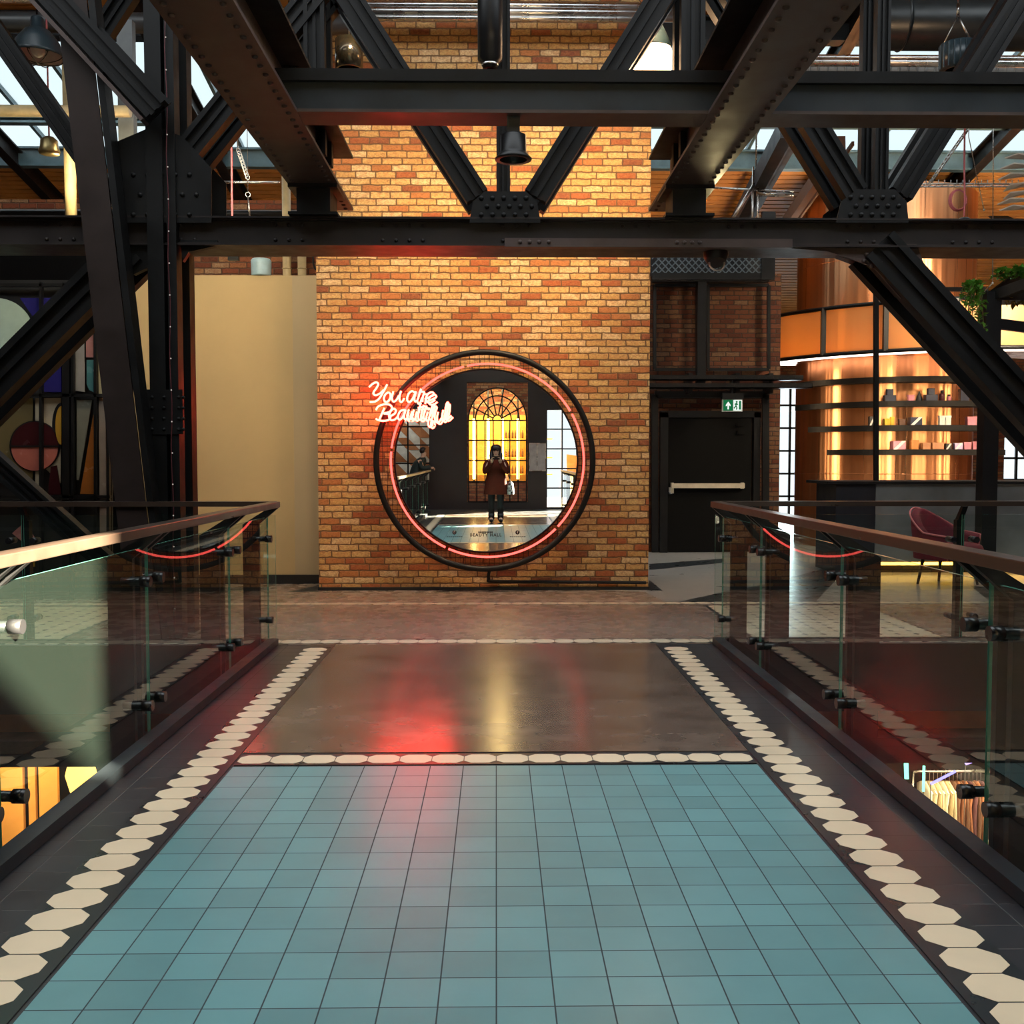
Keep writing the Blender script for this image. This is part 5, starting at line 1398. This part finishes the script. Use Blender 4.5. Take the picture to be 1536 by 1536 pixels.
poly('yellow_panel', [(20, 838), (52, 822), (52, 850), (38, 852)], cpl('yellow_ochre_b', (.40, .22, .03)))
# ---- lower shop seen through the glass
YL = 9.6
OR = plain('orange_lit_plywood', (.70, .33, .09), .55, 0, .3, .12, 3)
def panel(x0_, x1_, y0_, y1_, label, mat=OR):
    a, c = at(x0_, y0_, YL), at(x1_, y1_, YL); o = thing('display_board', V((a.x+c.x)/2, YL, -4.2), label, 'panel')
    MB().box(a.x, c.x, YL, YL+.05, c.z, a.z).build('board', mat, o, .004)
    b = MB()
    for x_ in (a.x+.04, c.x-.04): b.box(x_-.02, x_+.02, YL+.05, YL+.09, -4.2, a.z)
    b.build('post', BLACK, o)
panel(-60, 37, 1152, 1300, 'broad warm orange display board on the lower floor at the far left')
panel(41, 55, 1142, 1275, 'narrow warm orange display board between two broad ones below the bridge')
panel(57, 88, 1144, 1262, 'second broad orange display board below the left balustrade')
lm_ = thing('display_lamp', at(130, 1160, YL), 'bright golden lamp shade glowing in the lower shop beside the orange boards', 'lamp')
a = at(122, 1178, YL); MB().lathe(a, [(.03, -.12), (.10, -.05), (.14, .10), (.12, .18)], 20).build('shade', emit('golden_shade', (1, .58, .12), 3.5), lm_); MB().cyl(V(a.x, YL, -4.2), a+V(0, 0, -.08), .015, 8).build('stand', BLACK, lm_)
# clothes rail
YK = 9.4
rk = thing('clothes_rack', (at(1440, 1160, YK).x, YK, -4.2), 'clothes rail crowded with hanging garments in the lower shop', 'rack')
zr = Z(1160, YK); xa_, xb_ = X(1395, YK), X(1485, YK)
MB().cyl((xa_-.1, YK, zr), (xb_+.1, YK, zr), .014, 8).build('rail', SILVER, rk)
for x_ in (xa_-.1, xb_+.1): MB().cyl((x_, YK, -4.2), (x_, YK, zr), .014, 8).build('upright', SILVER, rk)
for x_ in (xa_-.1, xb_+.1): MB().box(x_-.02, x_+.02, YK-.25, YK+.25, -4.2, -4.16).build('foot', SILVER, rk)
GC = [('cream', (.60, .52, .36)), ('sand', (.48, .38, .22)), ('brown', (.16, .08, .05)), ('rust', (.30, .12, .06)), ('ivory', (.66, .60, .48)), ('plum', (.12, .05, .06))]
order = [4, 0, 1, 0, 4, 1, 0, 2, 3, 2, 3, 5, 2, 3, 5]
nth = ['nearest the neon tubes', 'second from the neon tubes', 'third from the neon tubes', 'fourth from the neon tubes', 'fifth from the neon tubes', 'sixth from the neon tubes', 'seventh from the neon tubes', 'midway along the rail', 'just past the middle of the rail', 'tenth from the neon tubes', 'fifth from the glowing board', 'fourth from the glowing board', 'third from the glowing board', 'second from the glowing board', 'nearest the glowing board']
GM = {k: plain('cloth_'+k, c, .9) for k, c in GC}
for k, ci in enumerate(order):
    x_ = xa_+(xb_-xa_)*(k+.5)/len(order); L = .75 if k < 7 else .5; nm = GC[ci][0]
    o = thing('garment', (x_, YK, zr), '%s garment on the clothes rail, %s' % (nm, nth[k]), 'garment', 'garments on the lower clothes rail')
    mm = MB(); rings = []
    for z_, w, t_ in ((-.09, .02, .012), (-.12, .10, .018), (-.16, .17, .022), (-.3, .16, .024), (-.5*L-.15, .17, .026), (-L-.12, .19, .03)):
        rings.append(((x_+.01*math.sin(k*2+z_*9), YK, zr+z_), t_, w))
    loft(rings, 14).build('cloth', GM[nm], o)
    b = MB().tube([V(x_, YK, zr-.10), V(x_, YK, zr-.02), V(x_, YK+.015, zr+.018), V(x_, YK-.015, zr+.014)], .003, 5); b.tube([V(x_, YK-.17, zr-.16), V(x_, YK, zr-.10), V(x_, YK+.17, zr-.16)], .005, 5); b.build('hanger', SILVER, o)
for x0_, y0_, x1_, y1_, cn, cc_, lb in ((1359, 1142, 1360, 1168, 'mint', (.25, 1, .72), 'thick mint neon tube glowing in the lower shop'), (1386, 1149, 1385, 1187, 'mint_b', (.25, 1, .72), 'thin mint neon tube beside the clothes rail'), (1396, 1176, 1433, 1157, 'violet', (.30, .27, 1), 'sloping violet neon tube in front of the pale garments'), (1448, 1146, 1462, 1141, 'violet_b', (.45, .30, 1), 'short violet neon tube above the clothes rail')):
    Yn = YK-.35; a, c = at(x0_, y0_, Yn), at(x1_, y1_, Yn); o = thing('neon_tube', c, lb, 'neon tube')
    MB().tube([a, c], .02 if cn == 'mint' else .012, 8).build('tube', emit('neon_'+cn, cc_, 3.0), o)
    t = V(a.x, a.y+.0, -1.0) if False else V(a.x, Yn, -1.0)
    MB().cyl(a, V(a.x, a.y, -4.19) if a.z < c.z else V(a.x, a.y, -4.19), .004, 5).build('support', BLACK, o)
panel(1507, 1531, 1157, 1236, 'glowing orange framed board at the end of the clothes rail')
for (x0_, x1_, y0_, y1_, lb) in ((1505, 1530, 1285, 1330, 'pale blue storage box on the lower floor near the post'),):
    a, c = at(x0_, y0_, 8.6), at(x1_, y1_, 8.6); o = thing('storage_box', V((a.x+c.x)/2, 8.6, -4.2), lb, 'box'); MB().box(a.x, c.x, 8.6, 8.9, -4.2, a.z).build('carton', plain('pale_blue_box', (.30, .48, .50), .5), o, .01); MB().box(a.x-.01, c.x+.01, 8.59, 8.91, a.z, a.z+.03).build('lid', plain('pale_blue_lid', (.34, .5, .52), .5), o)

# added glowing cylinder, unseen behind the photographer, there to streak the polished floor yellow
p = V(.10, -3.6, 4.9)
o = thing('streak_light', p, 'added warm glowing cylinder high behind the photographer, for the floor streak', 'lamp')
MB().lathe(p, [(.15, 0), (.15, 2.4)], 24).build('lit_shade', emit('streak_glow', (1, .66, .24), 16), o)
MB().lathe(p, [(1e-4, -.02), (.17, -.02), (.17, .0)], 24).lathe(p, [(.17, 2.4), (.17, 2.44), (1e-4, 2.46)], 24).cyl(p+V(0, 0, 2.45), V(p.x, p.y, rz(p.y)), .01, 6).build('frame', BLACK, o)
# ================================================================== LIGHT AND CAMERA
w = bpy.data.worlds.new('sky'); SC.world = w; w.use_nodes = True
bgn = w.node_tree.nodes['Background']; bgn.inputs[0].default_value = (.90, .97, 1, 1); bgn.inputs[1].default_value = 1.25
def sky_light(y0, y1, power, x0=-9, x1=12):
    yc = (y0+y1)/2; L = lamp('AREA', 'skylight_daylight', ((x0+x1)/2, yc, rz(yc)+.35), power, (.90, .96, 1.0), x1-x0, (y1-y0)); return L
lamp('AREA', 'skylight_daylight', (1.5, 5.6, rz(5.6)-.25), 1750, (.90, .96, 1.0), 20, 7)
lamp('AREA', 'skylight_daylight', (1.5, 15.15, rz(15.15)-.02), 190, (.90, .96, 1.0), 22, 3.0)
sun = bpy.data.lights.new('sun', 'SUN'); sun.energy = 260; sun.angle = math.radians(.6); sun.color = (1, .86, .62)
so_ = bpy.data.objects.new('sun', sun); COL.objects.link(so_); so_.rotation_euler = V(-.70, .70, -.50).to_track_quat('-Z', 'Y').to_euler()
# the warm wall-washers on the truss for the brick pier
for x_, e in ((-1.1, 215), (.35, 350), (1.3, 350)):
    lamp('SPOT', 'wall_washer', (x_, 8.9, 5.6), e, (1, .69, .37), .08, look=(x_*.85-.1, 11.32, 3.2), spot=88, blend=.9)
lamp('POINT', 'pendant_glow', at(979, 112, 9.3)+V(0, 0, -.12), 40, (1, .62, .34), .1)
lamp('SPOT', 'girder_washer', (1.9, 8.9, 3.5), 35, (1, .80, .40), .05, look=(1.5, 7.4, 3.6), spot=120, blend=.8)
# cream wall
lamp('AREA', 'cream_wall_wash', (-2.9, 9.6, 4.4), 45, (1, .84, .58), 1.6, .3, look=(-2.8, 11.9, 1.9))
lamp('POINT', 'riser_glow', at(112, 285, 10.0), 18, (1, .78, .40), .05)
# copper bar lights, with added fills
for a_ in (-1.0, -.3, .4):
    p = arc(RGR-.6, rz0+.25, a_, a_+.01, 1)[0]; lamp('POINT', 'canopy_glow', p, 105, (1, .72, .40), .12)
lamp('AREA', 'drum_front_fill', (7.6, 13.2, 4.2), 260, (1, .80, .55), .5, 1.6, look=(6.5, 17, 2))  # added fill for the drum front, hangs free without a fixture
lamp('AREA', 'far_window_day', (6.8, 24.3, 1.7), 50, (.80, .95, 1), .5, 2.8, look=(6.2, 18, 1.6))
for a_, e_ in ((-1.05, 9), (-.55, 10), (-.12, 9), (.34, 18)):
    p = arc(RGR-.25, 1.95, a_, a_+.01, 1)[0]; lamp('AREA', 'drum_streak_fill', p, e_, (1, .72, .42), .10, 1.9, look=(DC.x, DC.y, 1.95))  # added unseen strips that draw vertical highlights on the copper
lamp('SPOT', 'roof_board_fill', (6.4, 15.6, 3.9), 260, (1, .62, .30), .2, look=(5.5, 19.5, 5.6), spot=130, blend=.8)  # added spot to brighten the timber boards above the bar
lamp('SPOT', 'roof_board_fill', (-4.5, 13.6, 3.6), 90, (1, .62, .30), .2, look=(-4.5, 19.0, 5.8), spot=120, blend=.8)  # added spot to brighten the timber boards on the left
# lower shop
lamp('AREA', 'lower_shop_left', (-4.0, 8.9, -1.15), 60, (1, .72, .36), 2.5, .5, look=(-4.0, 9.7, -2.6))
lamp('AREA', 'lower_shop_right', (4.3, 8.8, -1.15), 75, (1, .74, .42), 2.5, .5, look=(4.3, 9.6, -2.4))
# gold shop
lamp('AREA', 'gold_shop_light', (0, YB-.5, 3.3), 150, (1, .78, .4), 2.2, .5, look=(0, YB-1.2, 1))
lamp('AREA', 'terrace_day', (3.2, -9, 4.5), 500, (1, .97, .9), 3.5, 3, look=(3.0, -6.8, 0))
lamp('AREA', 'pattern_light', (-3.2, YB-.3, 3.2), 25, (1, .95, .9), 1.8, .2, look=(-3.2, YB-.75, 1.4))

cam = bpy.data.cameras.new('camera'); cam.sensor_width = 36; cam.sensor_fit = 'HORIZONTAL'; cam.lens = 36*F/1536
co = bpy.data.objects.new('camera', cam); COL.objects.link(co)
co.matrix_world = Matrix((( _r.x, _u.x, -_f.x, 0), (_r.y, _u.y, -_f.y, 0), (_r.z, _u.z, -_f.z, H), (0, 0, 0, 1)))
cam.clip_start = .1; cam.clip_end = 200
SC.camera = co
SC.view_settings.view_transform = 'Standard'
SC.view_settings.look = 'None'
SC.view_settings.exposure = 0.0
SC.view_settings.gamma = 1.0
SC.view_settings.use_curve_mapping = False
SC.cycles.max_bounces = 12
SC.cycles.transparent_max_bounces = 24
SC.cycles.sample_clamp_indirect = 6
SC.cycles.caustics_reflective = False
SC.cycles.caustics_refractive = False
